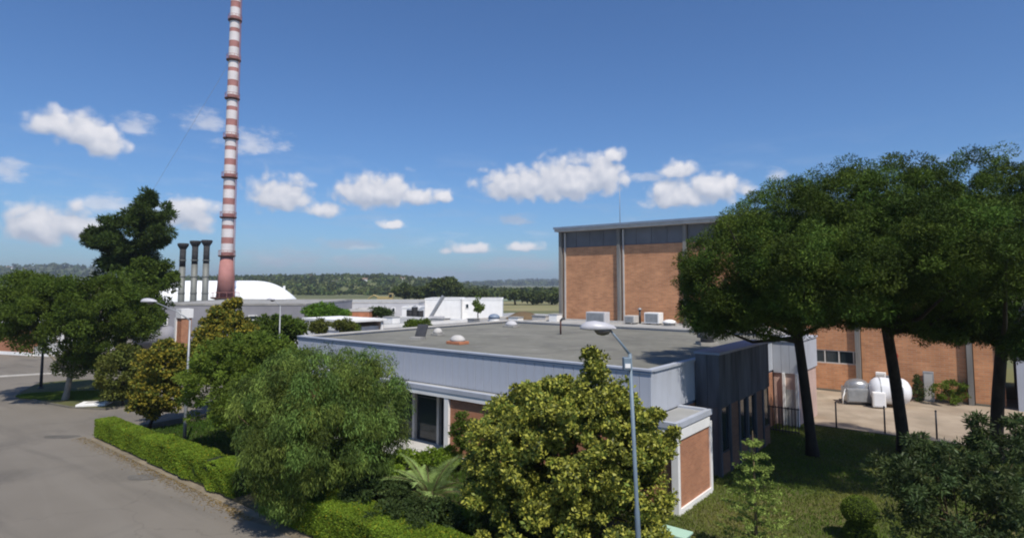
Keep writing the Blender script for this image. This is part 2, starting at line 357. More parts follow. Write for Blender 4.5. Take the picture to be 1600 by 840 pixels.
def crown_points(blobs, spacing, bottom=-1.0, inner=.55, jitter=.06):
    """clump centres spread in ellipsoids (x,y,z,rx,ry,rz,count)"""
    out = []
    for (x, y, z, rx, ry, rz, n) in blobs:
        d = rdir(int(n*1.6)); d = d[d[:, 2] > bottom][:n]
        r = inner + (1-inner)*rng.random(len(d))**.45
        p = d*r[:, None]*np.array([rx, ry, rz]) + np.array([x, y, z]) + rng.normal(size=(len(d), 3))*jitter*min(rx, rz)
        out.append(p)
    return np.concatenate(out)

def tree(name, label, base, blobs, clump, per, leaf, lm, trunk=(.2, .1), bark='bark', forks=10, split=.45, cat='tree', group=None,
         aspect=.5, flat=.75, outward=.6, droop=0., colvar=.35, bottom=-1., inner=.5, lean=None, shell=.5, tipcol=None, tipshare=0., trunk_name='trunk'):
    base = Vector(base); root = thing(name, base, label, cat, 0, group)
    B = [(x-base.x, y-base.y, z-base.z, a, b, c, n) for (x, y, z, a, b, c, n) in blobs]
    P = crown_points(B, clump, bottom, inner)
    rad = clump*(.65+.7*rng.random(len(P)))
    leaves_mesh('crown', *clump_leaves(P, rad, per, leaf, aspect, flat, outward, droop, colvar, shell, tipcol, tipshare), lm, root)
    # trunk and limbs
    cen = P.mean(axis=0); low = np.percentile(P[:, 2], 6)
    top = Vector((cen[0], cen[1], max(low, .3)*.75 + cen[2]*.25)) if lean is None else Vector(lean) - base
    mb = MB(); mid = Vector((top.x*.35, top.y*.35, top.z*.5)) + Vector((random.uniform(-.1, .1), random.uniform(-.1, .1), 0))
    pts = []
    for i in range(8):
        t = i/7; p = (1-t)**2*Vector((0, 0, -.05)) + 2*(1-t)*t*mid + t*t*top; pts.append(p)
    mb.tube(pts, [trunk[0]*(1.35 if i == 0 else 1) + (trunk[1]-trunk[0])*i/7 for i in range(8)], 10)
    mb.build(trunk_name, MT[bark], root, True)
    sel = P[rng.choice(len(P), min(forks, len(P)), replace=False)]
    lm_ = MB()
    for q in sel:
        q = Vector(q); t = random.uniform(split, 1); s0 = (1-t)**2*Vector((0, 0, 0)) + 2*(1-t)*t*mid + t*t*top
        m_ = s0.lerp(q, .5) + Vector((0, 0, -.08*(q-s0).length if q.z > s0.z else .1))
        r0 = (trunk[0]*(1-t) + trunk[1]*t)*.55
        lm_.tube([s0, s0.lerp(m_, .5), m_, m_.lerp(q, .5), q], [r0, r0*.8, r0*.6, r0*.4, r0*.2], 6)
    lm_.build('limbs', MT[bark], root, True)
    return root

# ------------------------------------------------------------------ campus frame: a = along the building fronts to the far left, b = into depth
P0 = gp(1017, 578, 4.81)                      # near roof corner of the flat-roofed building
PX, PYY = P0.x, P0.y
U = Vector((-.7796, .6263, 0)); V = Vector((.6263, .7796, 0)); RZ = math.atan2(-.6263, .7796)
def cw(a, b, z=0.): return Vector((PX, PYY, z)) + U*a + V*b
def ab(p): d = Vector((p.x-PX, p.y-PYY, 0)); return d.dot(U), d.dot(V)
def bx(mb, a0, a1, b0, b1, z0, z1): return mb.box(-a0, -a1, b0, b1, z0, z1)   # in the frame of a thing placed at cw(0,0) with rotation RZ
ORG = Vector((PX, PYY, 0))

# ------------------------------------------------------------------ ground, roads, lawns
g = MB()
ringr = [0, 60, 150, 400, 1000, 2500, 6000, 14000]
new = []
g.v.append((0, 0, -.02))
for r in ringr[1:]:
    for k in range(48): t = 2*pi*k/48; g.v.append((r*cos(t), r*sin(t), -.02 if r < 3000 else -.5))
for k in range(48): g.f.append((0, 1+k, 1+(k+1) % 48))
for i in range(len(ringr)-2):
    for k in range(48): q = 1+i*48; g.f.append((q+k, q+48+k, q+48+(k+1) % 48, q+(k+1) % 48))
tag(g.build('ground', MT['field']), kind='structure')
def wsheet(name, pts, z, m):
    mb = MB(); c = [(p.x, p.y) for p in pts]; mb.sheet(c, z); return tag(mb.build(name, m), kind='structure')
wsheet('road', [cw(-60, -60), cw(-60, -9.35), cw(27.8, -9.35), cw(27.8, 30), cw(46, 30), cw(110, 30), cw(110, -60)], .0, MT['asphalt'])
wsheet('verge', [cw(-10, -9.98), cw(9, -9.85), cw(11, -10.15), cw(13, -9.8), cw(20, -9.75), cw(26.9, -9.7), cw(27.2, -9.3), cw(-10, -9.3)], .006, mat('verge_earth', (.20, .165, .115), .95, scale=1.6, var=.3, bump=.4))
wsheet('yard', [cw(-60, 16.8), cw(-60, 34), cw(1.5, 34), cw(1.5, 16.8)], .02, MT['yard'])
wsheet('works_ground', [cw(-1, 29.8), cw(-1, 110), cw(95, 110), cw(95, 30.1), cw(28.4, 30.1)], -.004, MT['greyroof'])
def slab(name, pts, z0, z1, m):
    mb = MB(); c = [(p.x, p.y) for p in pts]
    ar = sum(c[i][0]*c[(i+1) % len(c)][1]-c[(i+1) % len(c)][0]*c[i][1] for i in range(len(c)))
    if ar < 0: c = c[::-1]
    mb.poly(c, z0, z1); return tag(mb.build(name, m), kind='structure')
slab('lawn', [cw(-60, -9.42), cw(-60, 16.6), cw(-.004, 16.6), cw(-.004, -9.42)], -.1, .10, MT['lawn'])
slab('garden_bed', [cw(.0, -9.42), cw(26.8, -9.42), cw(27.7, -8.2), cw(27.7, 12), cw(23.6, 12), cw(23.6, -.6), cw(0, -.6)], -.1, .104, MT['bed'])
def kerbline(pts, name='kerb', w=.11, z=.13):
    n = 0
    for p, q in zip(pts[:-1], pts[1:]):
        L = (q-p).length; k = max(1, round(L/1.2)); d = (q-p)/L; s = Vector((-d.y, d.x, 0))*w/2
        for i in range(k):
            a_, b_ = p+d*(L*i/k+.008), p+d*(L*(i+1)/k-.008); yield a_-s, b_-s, b_+s, a_+s
def kerbs(pts, name='kerb', z=.13, m='kerb'):
    root = None; mb = MB()
    kr = bpy.data.objects.new(name, None); COL.objects.link(kr); tag(kr, kind='structure')
    for q in kerbline(pts):
        c = [(v.x, v.y) for v in q]; mb = MB(); mb.poly(c, -.02, z); mb.build('kerb_stone', MT[m], kr)
kerbs([cw(27.75, -5.5), cw(27.75, 12)], z=.115)
kerbs([cw(-20, 16.7), cw(0, 16.7)])
isl = [gp(28, 616), gp(60, 600), gp(120, 594), gp(230, 598), gp(235, 630), gp(165, 640), gp(110, 637), gp(60, 628)]
slab('island_lawn', isl, -.1, .09, MT['lawn'])
kerbs(isl + [isl[0]], z=.11)
kerbs([gp(-60, 592), gp(0, 588.5), gp(95, 583), gp(150, 581)], 'far_kerb', z=.12, m='lightconc')
# asphalt repair patches and a drain
for i, (x, y, w, h) in enumerate([(95, 682, .9, .45), (225, 745, .7, .45)]):
    p = gp(x, y); mb = MB(); mb.sheet([(p.x+w*cos(t)*(1+.15*sin(3*t)), p.y+h*sin(t)*(1+.2*cos(2*t))) for t in [2*pi*k/18 for k in range(18)]], .006+.004*i)
    tag(mb.build('asphalt_patch', mat('patch_asphalt', (.115+.015*i, .105+.015*i, .09+.015*i), .95, scale=2, var=.2)), kind='structure')

# grass tufts (uncountable)
def grass(name, region, dens, n, h=.10, zbase=.10, col=(1, 1, 1)):
    a0, a1, b0, b1 = region
    A = rng.uniform(a0, a1, n); B = rng.uniform(b0, b1, n)
    X = PX + A*U.x + B*V.x; Y = PYY + A*U.y + B*V.y
    C = np.stack([X, Y, np.full(n, zbase+h*.4)], 1)
    D = unit(np.array([0, 0, 1]) + rng.normal(size=(n, 3))*.45); Sd = unit(np.cross(D, rdir(n)))
    L = h*(.5+rng.random(n)); pt = .5+.5*np.sin(X*.9+1.3*np.sin(Y*.7))*np.cos(Y*.8+X*.3); dry = np.clip(pt*1.1-.25+.3*(rng.random(n)-.5), 0, 1)[:, None]
    c = (1-dry)*np.array([[1, 1.0, 1]]) + dry*np.array([[1.75, 1.15, 1.9]]); c = c*(.75+.5*rng.random(n))[:, None]
    return tag(leaves_mesh(name, C, D, Sd, L, L*.22+.008, c*np.array(col), LM['grass']), kind='stuff')
g_ = grass('grass', (-16, -.1, -9.5, 16.4), 1, 150000); tag(g_, 'short patchy green and dry grass growing on the lawn right of the flat roofed building', 'grass', kind='stuff')
g_ = grass('ground_cover', (.2, 26, -8.4, -.9), 1, 60000, .16, .10, (.45, .6, .5)); tag(g_, 'low green ground cover growing in the garden behind the clipped hedges', 'ground cover', kind='stuff')  # tint darkened so the shade under the trees is in the colour

ip = gp(130, 617, .1); n = 26000
th = rng.uniform(0, 2*pi, n); rr_ = np.sqrt(rng.random(n)); C = np.stack([ip.x+rr_*np.cos(th)*4.6, ip.y+rr_*np.sin(th)*1.7, np.full(n, .12)], 1)
D_ = unit(np.array([0, 0, 1])+rng.normal(size=(n, 3))*.5); c = (.8+.5*rng.random(n))[:, None]*np.ones((1, 3))
tag(leaves_mesh('island_grass', C, D_, unit(np.cross(D_, rdir(n))), .12*(.5+rng.random(n)), np.full(n, .03), c, LM['grass']), 'green grass growing on the traffic island under the round tree', 'grass', kind='stuff')
n = 2600; A = rng.uniform(10, 27.5, n); B = -9.75-np.abs(rng.normal(size=n))*.28
C = np.stack([PX+A*U.x+B*V.x, PYY+A*U.y+B*V.y, np.full(n, .016)], 1); D_ = unit(rng.normal(size=(n, 3))*np.array([1, 1, .12])); S_ = unit(np.cross(D_, np.array([0, 0, 1.])))
tag(leaves_mesh('leaf_litter', C, D_, S_, .05*(.6+rng.random(n)), .03*(.6+rng.random(n)), np.array([[2.0, 1.1, .9]])*(.5+rng.random(n))[:, None], LM['olive']), 'dry brown leaf litter along the foot of the clipped hedges', 'leaf litter', kind='stuff')
# ------------------------------------------------------------------ hills, far woods
def hill_mesh(name, pts, y0, y1, H, m, nx=80, ny=16, seed=1):
    """ridge whose crest follows pts (pixel x, pixel y) at distance; y0 front foot distance, y1 crest distance"""
    r2 = np.random.default_rng(seed); xs = np.linspace(pts[0][0], pts[-1][0], nx); cy = np.interp(xs, [p[0] for p in pts], [p[1] for p in pts])
    cy = cy + np.convolve(r2.normal(size=nx+8), np.ones(9)/9, 'valid')*H
    v = []; f = []
    for j in range(2*ny):
        t = j/(ny-1)
        for i in range(nx):
            c = dp(xs[i], cy[i], y1); ed = min(1, i/6, (nx-1-i)/6)
            s = math.sin(min(t, 2)*pi/2)**1.3 if 0 < t < 2 else 0
            z = max(c.z, 0)*s*ed*(1+.06*sin(i*.7+j)) - 1.0*(1-s)
            D = y0 + (y1-y0)*t; v.append((c.x*D/y1, D, z))
    for j in range(2*ny-1):
        for i in range(nx-1): q = j*nx+i; f.append((q, q+1, q+nx+1, q+nx))
    o = new_mesh(name, v, f, m, None, True); tag(o, kind='structure'); return np.array(v)
hv = hill_mesh('hill', [(150, 450), (230, 442), (300, 436), (400, 434), (470, 433), (560, 432), (620, 434), (660, 438), (710, 446), (760, 450)], 420, 900, .8, MT['hill'], seed=2)
hv2 = hill_mesh('distant_hill', [(-500, 430), (-200, 424), (0, 421), (40, 420), (75, 418), (100, 417), (140, 420), (200, 428), (300, 437), (420, 444)], 900, 1700, .7, MT['bluehill'], seed=4)
hv3 = hill_mesh('far_ridge', [(560, 446), (660, 445), (720, 444), (770, 441), (830, 439), (900, 440), (1000, 438), (1200, 436), (1500, 438), (1900, 440)], 2000, 3600, .8, MT['bluehill'], seed=6)
def woods(name, label, src, n, size, xr, yr, flatc=(1, 1, 1), z_off=.3):
    # small tree crowns, each a clump of leaf faces, scattered over a hill
    i = rng.integers(0, len(src), n*6); p = src[i] + rng.normal(size=(n*6, 3))*np.array([14, 26, 0])
    ok = (p[:, 0]/p[:, 1]*F_PX+800 > xr[0]) & (p[:, 0]/p[:, 1]*F_PX+800 < xr[1]) & (p[:, 1] > yr[0]) & (p[:, 1] < yr[1]) & (src[i][:, 2] > -.9)
    p = p[ok][:n]; p[:, 2] = np.maximum(p[:, 2], 0) + size*z_off
    o = leaves_mesh(name, *clump_leaves(p, size*(.6+.8*rng.random(len(p))), 26, size*.8, .8, .8, .5, colvar=.7, shell=.8), LM['wood'])
    return tag(o, label, 'woodland', kind='stuff')
woods('woodland', 'dark green woodland covering the low hill behind the white vaulted hall', hv, 1500, 3.4, (120, 770), (420, 960))
woods('woodland', 'bluish woods scattered over the distant hill at the left horizon', hv2, 900, 7, (-300, 430), (1000, 1800))
woods('woodland', 'hazy woods along the far blue ridge on the horizon', hv3, 1500, 12, (560, 1300), (2000, 3800))
# belt of trees and fields right of the low hill
n = 700; q = np.stack([rng.uniform(-10, 80, n), rng.uniform(330, 420, n), np.full(n, 2.2)], 1); q[:, 0] = (rng.uniform(640, 960, n)-800)/F_PX*q[:, 1]
tag(leaves_mesh('tree_belt', *clump_leaves(q, 3.0*(.6+.8*rng.random(n)), 26, 2., .8, .9, .5, colvar=.6, shell=.8), LM['wood']), 'dark tree belt beyond the pale green field left of the tall brick hall', 'tree belt', kind='stuff')
wsheet('field', [gp(775, 470), gp(775, 458), gp(1000, 458), gp(1000, 470)], .03, mat('pale_green_field', (.14, .19, .10), .95, scale=.03, col2=(.24, .27, .19), detail=8))
wsheet('bare_field', [gp(720, 486), gp(720, 471), gp(1000, 471), gp(1000, 486)], .025, mat('dry_grass_field', (.16, .17, .07), .95, scale=.05, col2=(.30, .25, .12), detail=8))

# ------------------------------------------------------------------ flat-roofed main building
ROOF_Z, TOP = 4.62, 4.81
LA, LB = 23.4, 20.2
mb_root = thing('flat_roofed_building', ORG, 'long low building with grey gravel roof, blue-grey fascia and brick ground floor', 'building', RZ)
def part(name, m, parent, *boxes, bevel=0, label=None):
    mb = MB()
    for b in boxes: bx(mb, *b)
    o = mb.build(name, MT[m] if isinstance(m, str) else m, parent, bevel=bevel)
    if label: o['label'] = label
    return o
part('roof', 'gravel', mb_root, (.12, LA-.12, .12, LB-.12, 4.2, ROOF_Z))
part('core_wall', 'band', mb_root, (.14, LA-.14, .14, LB-.14, 3.0, 4.199))
# fascia: separate upright sheets with recessed joints
def copies(src, spots, parent):
    for i, (loc, rz) in enumerate(spots):
        o = src if i == 0 else src.copy()
        if i: COL.objects.link(o)
        o.parent = parent; o.location = loc; o.rotation_euler = (0, 0, rz)
fp = MB().box(-.235, .235, -.04, .05, 3.13, 4.74).build('fascia_panel', MT['fascia'], mb_root, bevel=.008)
nf = 48; step = LA/nf
copies(fp, [((-(i+.5)*step, .045, 0), 0) for i in range(nf)], mb_root)
part('fascia_backing', 'seam', mb_root, (.02, LA-.02, .07, .13, 3.13, 4.74), (.07, .13, .14, LB-.02, 3.0, 4.74))
sp_ = MB().box(-.66, .66, -.04, .05, 3.13, 4.74).build('side_fascia_panel', MT['fascia'], mb_root, bevel=.01)
ns = 15; st = (LB-.1)/ns
copies(sp_, [((-.045, .1+(i+.5)*st, 0), pi/2) for i in range(ns)], mb_root)
part('roof_cap', 'fascia', mb_root, (-.06, LA+.06, -.06, .2, 4.76, 4.83))
part('drip_edge', 'fasciacap', mb_root, (-.05, LA+.05, -.035, .0, 4.66, 4.758))
part('roof_cap', 'fascia', mb_root, (-.06, .2, .202, LB+.06, 4.74, 4.83))
part('roof_cap', 'lightconc', mb_root, (LA-.2, LA+.06, .202, LB+.06, 4.74, 4.83))
part('roof_cap', 'lightconc', mb_root, (.202, LA-.202, LB-.2, LB+.06, 4.74, 4.83))
part('rear_fascia', 'fascia', mb_root, (.14, LA-.02, LB-.1, LB, 3.0, 4.74), (LA-.08, LA, .14, LB-.1, 3.0, 4.74))
# ground floor: projecting front wing with cap and white beam
FB = -.73
part('canopy_roof', 'greyroof', mb_root, (-1.17, LA+.25, FB+.1, -.05, 3.06, 3.12), (-1.17, -.05, -.05, 2.2, 3.06, 3.12))
part('canopy_cap', 'fascia', mb_root, (-1.32, LA+.4, FB-.09, FB+.1, 3.0, 3.2), (-1.36, -1.172, FB+.102, 2.42, 3.0, 3.2), (-1.17, -.05, 2.2, 2.42, 3.0, 3.2))
part('white_beam', 'white', mb_root, (-1.30, LA+.3, FB-.06, FB+.2, 2.76, 2.998))
part('soffit', 'lightconc', mb_root, (-1.2, LA, FB+.2, .12, 2.94, 2.998))
# wing end wall: white frame round a brick panel
part('end_frame', 'white', mb_root, (-1.34, -1.1, FB-.07, FB+.12, -.05, 2.757), (-1.34, -1.1, 2.2, 2.4, -.05, 2.757), (-1.34, -1.1, FB+.12, 2.2, 2.6, 2.94), (-1.36, -1.1, FB+.12, 2.2, -.05, .3))
part('end_brick_wall', 'brick', mb_root, (-1.29, -1.12, FB+.121, 2.199, .3, 2.6))
part('wing_rear_wall', 'brick', mb_root, (-1.1, .0, 2.2, 2.39, 0, 2.99))
# front brick, posts, glazing
part('front_brick_wall', 'brick', mb_root, (-1.1, 9.72, FB+.08, FB+.25, 0, 2.758))
part('brick_plinth', 'concrete', mb_root, (-1.1, 9.72, FB+.03, FB+.078, 0, .22))
part('post', 'white', mb_root, (9.73, 10.0, FB-.04, FB+.3, 0, 2.758))
GB = .35
part('entrance_floor', 'lightconc', mb_root, (10.0, 16.6, FB-1.4, GB, -.05, .2))
for a0 in (11.35, 13.1, 14.9):
    part('post', 'lightconc', mb_root, (a0-.06, a0+.1, GB-.18, GB+.04, .2, 2.93))
for a0, a1 in ((10.0, 11.29), (11.45, 13.04), (13.2, 14.84), (15.0, 16.6)):
    w = part('window_frame', 'darkmetal', mb_root, (a0, a1, GB, GB+.06, .2, .27), (a0, a1, GB, GB+.06, 2.3, 2.36), (a0, a1, GB, GB+.06, 2.86, 2.93), (a0, a0+.05, GB, GB+.06, .27, 2.86), (a1-.05, a1, GB, GB+.06, .27, 2.86))
    part('pane', 'glass', w, (a0+.05, a1-.05, GB+.02, GB+.04, .27, 2.86))
part('interior', 'interior', mb_root, (10.0, 16.6, GB+2.5, GB+2.6, 0, 3.0))
part('front_brick_wall', 'brick', mb_root, (16.6, LA, FB+.08, FB+.25, 0, 2.758))
part('post', 'white', mb_root, (16.5, 16.7, FB-.04, FB+.3, 0, 2.758))
part('end_wall', 'brick', mb_root, (LA-.2, LA-.02, FB+.25, LB-.1, 0, 2.999))
# side wall: a block stepping out, tree shade put into its dark colour, then a pale block with pink wall and white posts
BB0, BB1, BT, BX = 4.1, 11.0, 5.12, -1.05
part('side_block_core', 'band', mb_root, (BX+.12, .0, BB0+.12, BB1-.12, 0, BT-.1))
nb = 9; w_ = (BB1-BB0)/nb
for k in range(nb):
    part('shade_grey_panel', 'shadegrey', mb_root, (BX, BX+.1, BB0+k*w_+.012, BB0+(k+1)*w_-.012, 2.9, BT-.06))
for k in range(2):
    part('shade_grey_panel', 'shadegrey', mb_root, (BX+.02+k*.5, BX+.5+k*.5, BB0, BB0+.1, 2.9, BT-.06))
part('side_block_cap', 'fasciacap', mb_root, (BX-.06, .0, BB0-.06, BB1+.06, BT-.06, BT+.04))
for k in range(6):
    b0 = BB0+.02+k*(BB1-BB0)/6; b1 = b0+(BB1-BB0)/6
    part('post', 'shadegrey', mb_root, (BX-.02, BX+.12, b0, b0+.14, 0, 2.899))
    if k % 3 == 1:
        part('side_brick_wall', 'darkbrick', mb_root, (BX+.03, BX+.12, b0+.14, b1-.02, 0, 2.899))
    else:
        part('side_brick_wall', 'darkbrick', mb_root, (BX+.03, BX+.12, b0+.14, b1-.02, 0, 1.0))
        w = part('window_frame', 'darkmetal', mb_root, (BX+.05, BX+.12, b0+.14, b1-.02, 1.001, 1.07), (BX+.05, BX+.12, b0+.14, b1-.02, 2.82, 2.899), (BX+.05, BX+.12, b0+.14, b0+.2, 1.07, 2.82), (BX+.05, BX+.12, b1-.08, b1-.02, 1.07, 2.82))
        part('pane', 'glass', w, (BX+.08, BX+.1, b0+.2, b1-.08, 1.07, 2.82))
part('side_brick_wall', 'brick', mb_root, (.05, .25, 2.4, BB0+.1, 0, 2.999), (.05, .25, BB1-.12, 15.5, 0, 2.999))
EB0, EX = 15.5, -1.3
part('end_block_core', 'pink', mb_root, (EX+.08, .0, EB0+.08, LB-.1, 0, 4.7))
for k in range(3): part('end_fascia_panel', 'fascia', mb_root, (EX+k*.434, EX+k*.434+.42, EB0, EB0+.079, 3.0, 4.74))
for k in range(4): part('end_fascia_panel', 'fascia', mb_root, (EX, EX+.079, EB0+.1+k*1.14, EB0+.1+k*1.14+1.12, 3.0, 4.74))
part('end_block_cap', 'fascia', mb_root, (EX-.06, -.07, EB0-.06, LB+.06, 4.742, 4.83))
for a0 in (-.62, -1.3): part('post', 'white', mb_root, (a0, a0+.13, EB0-.1, EB0+.079, 0, 2.999))
w = part('door', 'lightconc', mb_root, (-1.15, -.65, EB0+.03, EB0+.078, .02, 2.1)); part('handle', 'darkmetal', w, (-.73, -.70, EB0-.02, EB0+.028, 1.0, 1.12))
rl = thing('railing', cw(-.1, 13.6, .1), 'short dark upright bar railing beside the pink wall under the leftmost pine', 'railing', RZ)
for k in range(11): MB().box(k*.16, k*.16+.035, -.02, .02, 0, 1.4).build('bar', MT['darkmetal'], rl)
for z in (.12, 1.3): MB().box(-.02, 1.66, -.03, .03, z, z+.05).build('rail', MT['darkmetal'], rl)

# things on the flat roof
def roof_loc(px, py, z=ROOF_Z): p = gp(px, py, z); return p
def skylight(px, py, r, label, mm='lightconc', base='concrete', sx=1.3, group='dome vents on the gravel roof'):
    t = thing('dome_vent', roof_loc(px, py), label, 'roof vent', RZ, group)
    MB().box(-r*sx, r*sx, -r, r, 0, .16).build('curb', MT[base], t, bevel=.02)
    m = MB(); m.lathe([(r*.95, .16), (r*.9, .28), (r*.7, .40), (r*.4, .48), (r*.06, .5)], 20); o = m.build('dome', MT[mm], t, True); o.scale = (sx, 1, 1)
    return t
skylight(715, 537, .40, 'low white dome vent on a reddish curb, nearest on the gravel roof', base='terracotta')
skylight(684, 524, .33, 'small round white dome vent left of centre on the gravel roof', sx=1)
skylight(799, 511, .42, 'grey white dome vent farthest back on the gravel roof', mm='palewall')
t = thing('roof_hatch', roof_loc(652, 530), 'open dark hatch lid tilted up on the left of the gravel roof', 'hatch', RZ+.3)
MB().box(-.35, .35, -.35, .35, 0, .15).build('curb', MT['concrete'], t)
o = MB().box(-.36, .36, -.03, .03, 0, .8).build('lid', MT['darkmetal'], t); o.location = (0, .33, .16); o.rotation_euler = (-.5, 0, 0)
t = thing('vent_pipe', roof_loc(876, 522), 'thin rust red vent pipe with elbow near the back edge of the gravel roof', 'vent pipe')
MB().tube([(0, 0, 0), (0, 0, .55), (0, 0, .95)], [.06, .06, .06], 10).build('pipe', MT['rust'], t, True)
MB().tube([(0, 0, .9), (.1, 0, 1.02), (.3, 0, 1.04)], [.08, .08, .08], 10).build('elbow', MT['darkmetal'], t, True)
t = thing('roof_cowl', cw(2.6, 12.4, ROOF_Z), 'dark rounded roof cowl at the right back of the gravel roof', 'roof vent')
MB().lathe([(.36, 0), (.36, .35), (.55, .4), (.5, .6), (.3, .74), (.05, .8)], 18).build('cowl', MT['band'], t, True)
MB().box(-.5, .5, -.5, .5, 0, .15).build('curb', MT['concrete'], t)
# ------------------------------------------------------------------ generic low building with parts
def lowbuilding(name, label, a0, a1, b0, b1, h, wall='palewall', roof='greyroof', cap='lightconc', wins=(), door=None, parapet=.25, cat='building', sidewins=()):
    t = thing(name, cw((a0+a1)/2, b0), label, cat, RZ); hw = (a1-a0)/2; d = b1-b0
    m = MB().box(-hw, hw, 0, d, 0, h-.3).build('wall', MT[wall], t)
    MB().box(-hw+.2, hw-.2, .2, d-.2, h-.299, h-.12).build('roof', MT[roof], t)
    k = MB(); k.box(-hw-.06, hw+.06, -.06, .19, h-.29, h); k.box(-hw-.06, hw+.06, d-.19, d+.06, h-.29, h); k.box(-hw-.06, -hw+.19, .191, d-.191, h-.29, h); k.box(hw-.19, hw+.06, .191, d-.191, h-.29, h)
    k.build('parapet_cap', MT[cap], t)
    for (x, w, z0, z1) in wins:
        f_ = MB().box(x-w/2, x+w/2, -.05, -.002, z0, z1).build('window', MT['white'], t)
        MB().box(x-w/2+.08, x+w/2-.08, -.07, -.052, z0+.08, z1-.08).build('pane', MT['glass'], f_)
    for (y, w, z0, z1) in sidewins:
        f_ = MB().box(hw+.002, hw+.05, y-w/2, y+w/2, z0, z1).build('window', MT['white'], t)
        MB().box(hw+.052, hw+.07, y-w/2+.08, y+w/2-.08, z0+.08, z1-.08).build('pane', MT['glass'], f_)
    return t
def at_ab(px, py, z): return ab(gp(px, py, z))

# annex between main building and tall hall
lowbuilding('annex_building', 'low flat annex with pale parapet between the gravel roof and the tall brick hall', 1.2, 24, 20.9, 29.5, 4.55, 'palewall', 'greyroof', 'lightconc')
lowbuilding('store_building', 'low pale flat roof left of the tall hall, behind the gravel roof', 24.6, 36, 27, 40, 4.1, 'palewall', 'concrete', 'lightconc', wins=[(-3, 1.2, 1, 2.4), (0, 1.2, 1, 2.4), (3, 1.2, 1, 2.4)])
lowbuilding('workshop_building', 'low workshop with bright white parapet behind the left corner of the gravel roof', 33.5, 44, 10.5, 26, 4.25, 'white', 'greyroof', 'white', sidewins=[(2+2.2*i, 1.3, 1.2, 2.7) for i in range(6)])
# units on the annex roof, in front of the hall
def roof_unit(px, py, w, h, label, m='palewall', d=.9, group='units on the annex roof'):
    p = gp(px, py, 4.44); t = thing('air_conditioner', p, label, 'rooftop unit', RZ, group)
    MB().box(-w/2, w/2, 0, d, .1, h).build('casing', MT[m], t, bevel=.03)
    MB().box(-w/2+.12, w/2-.12, -.02, -.003, .22, h-.12).build('grille', MT['greymetal'], t)
    for sx in (-1, 1): MB().box(sx*w*.35-.06, sx*w*.35+.06, .05, d-.05, 0, .1).build('foot', MT['darkmetal'], t)
roof_unit(930, 507, 1.9, 1.1, 'large pale rooftop unit just behind the near lamp head', 'palewall')
roof_unit(1018, 507, 1.4, 1.05, 'square white rooftop unit in front of the second brick bay of the hall', 'white')
roof_unit(983, 506, 1.0, .75, 'small low grey rooftop unit beside the hall pilaster', 'lightconc')
t = thing('dome_vent', gp(1046, 508, 4.44), 'flat white dome vent right of the square white unit before the hall', 'roof vent'); MB().lathe([(.5, 0), (.5, .2)], 14).build('curb', MT['concrete'], t); MB().lathe([(.62, .2), (.55, .35), (.3, .47), (.05, .5)], 16).build('dome', MT['white'], t, True)
t = thing('dome_vent', gp(772, 503, 4.0), 'white domed vent with blue top on the roof behind the gravel roof', 'roof vent'); MB().lathe([(.6, 0), (.6, .4)], 16).build('curb', MT['white'], t); MB().lathe([(.64, .4), (.56, .66), (.34, .82), (.05, .88)], 16).build('dome', MT['fasciacap'], t, True)
t = thing('vent_pipe', gp(1000, 505, 4.44), 'thin dark vent pipe between the two pale units before the hall', 'vent pipe'); MB().tube([(0, 0, 0), (0, 0, 1.2)], [.1, .1], 8).build('pipe', MT['darkmetal'], t, True); MB().lathe([(.2, 1.2), (.2, 1.3), (.03, 1.42)], 12).build('cap', MT['greymetal'], t, True)

# ------------------------------------------------------------------ tall brick hall
HB = 29.8; HA0, HA1 = -10.3, 24.1; HT = 13.66
hr = thing('brick_hall', ORG, 'tall orange brick hall with grey pilasters, dark grey band and flat overhanging roof', 'building', RZ)
pil = [24.1, 17.5, 11.0, 4.5, -2.0, -8.5, -10.3]
part('core_wall', 'concrete', hr, (HA0+.3, HA1-.3, HB+.3, HB+24.6, 0, 13.2))
for i in range(len(pil)-1):
    a1, a0 = pil[i]-.2, pil[i+1]+.2
    if i == 3:   # bay with a window strip
        part('brick_bay', 'hallbrick', hr, (a0, a1, HB, HB+.3, .0, 2.05), (a0, a1, HB, HB+.3, 3.05, 11.6), (1.3, a1, HB, HB+.3, 2.05, 3.05))
        w = part('window', 'lightconc', hr, (a0, 1.3, HB+.03, HB+.2, 2.051, 2.13), (a0, 1.3, HB+.03, HB+.2, 2.97, 3.049), *[(x, x+.08, HB+.03, HB+.2, 2.13, 2.97) for x in (-1.72, -.75, .2, 1.1)])
        for x in (-1.8+.16, -.67, .28): part('pane', 'glass', w, (x, x+.8, HB+.08, HB+.11, 2.13, 2.97))
    else:
        part('brick_bay', 'hallbrick', hr, (a0, a1, HB, HB+.3, 0, 11.6))
    m_ = (a1-a0)/4
    for k in range(4): part('band_panel', 'band', hr, (a0+k*m_+.015, a0+(k+1)*m_-.015, HB+.06, HB+.3, 11.62, 13.2))
    part('brick_base', 'kerb', hr, (a0, a1, HB-.12, HB-.002, 0, .16))
for a_ in pil[:-1]:
    part('pilaster', 'pilaster', hr, (a_-.15, a_+.15, HB-.3, HB+.3, 0, 13.199))
part('drain_pipe', 'lightconc', hr, (23.55, 23.68, HB-.14, HB-.01, 0, 13.1))
part('drain_pipe', 'lightconc', hr, (17.0, 17.12, HB-.14, HB-.01, 0, 13.1))
part('side_wall', 'hallbrick', hr, (HA1-.3, HA1-.02, HB+.3, HB+24.6, 0, 13.199), (HA0+.02, HA0+.3, HB+.3, HB+24.6, 0, 13.199), (HA0+.3, HA1-.3, HB+24.6, HB+24.9, 0, 13.199))
part('roof_slab', 'lightconc', hr, (HA0-.5, HA1+.35, HB-.75, HB+25.2, 13.201, 13.46))
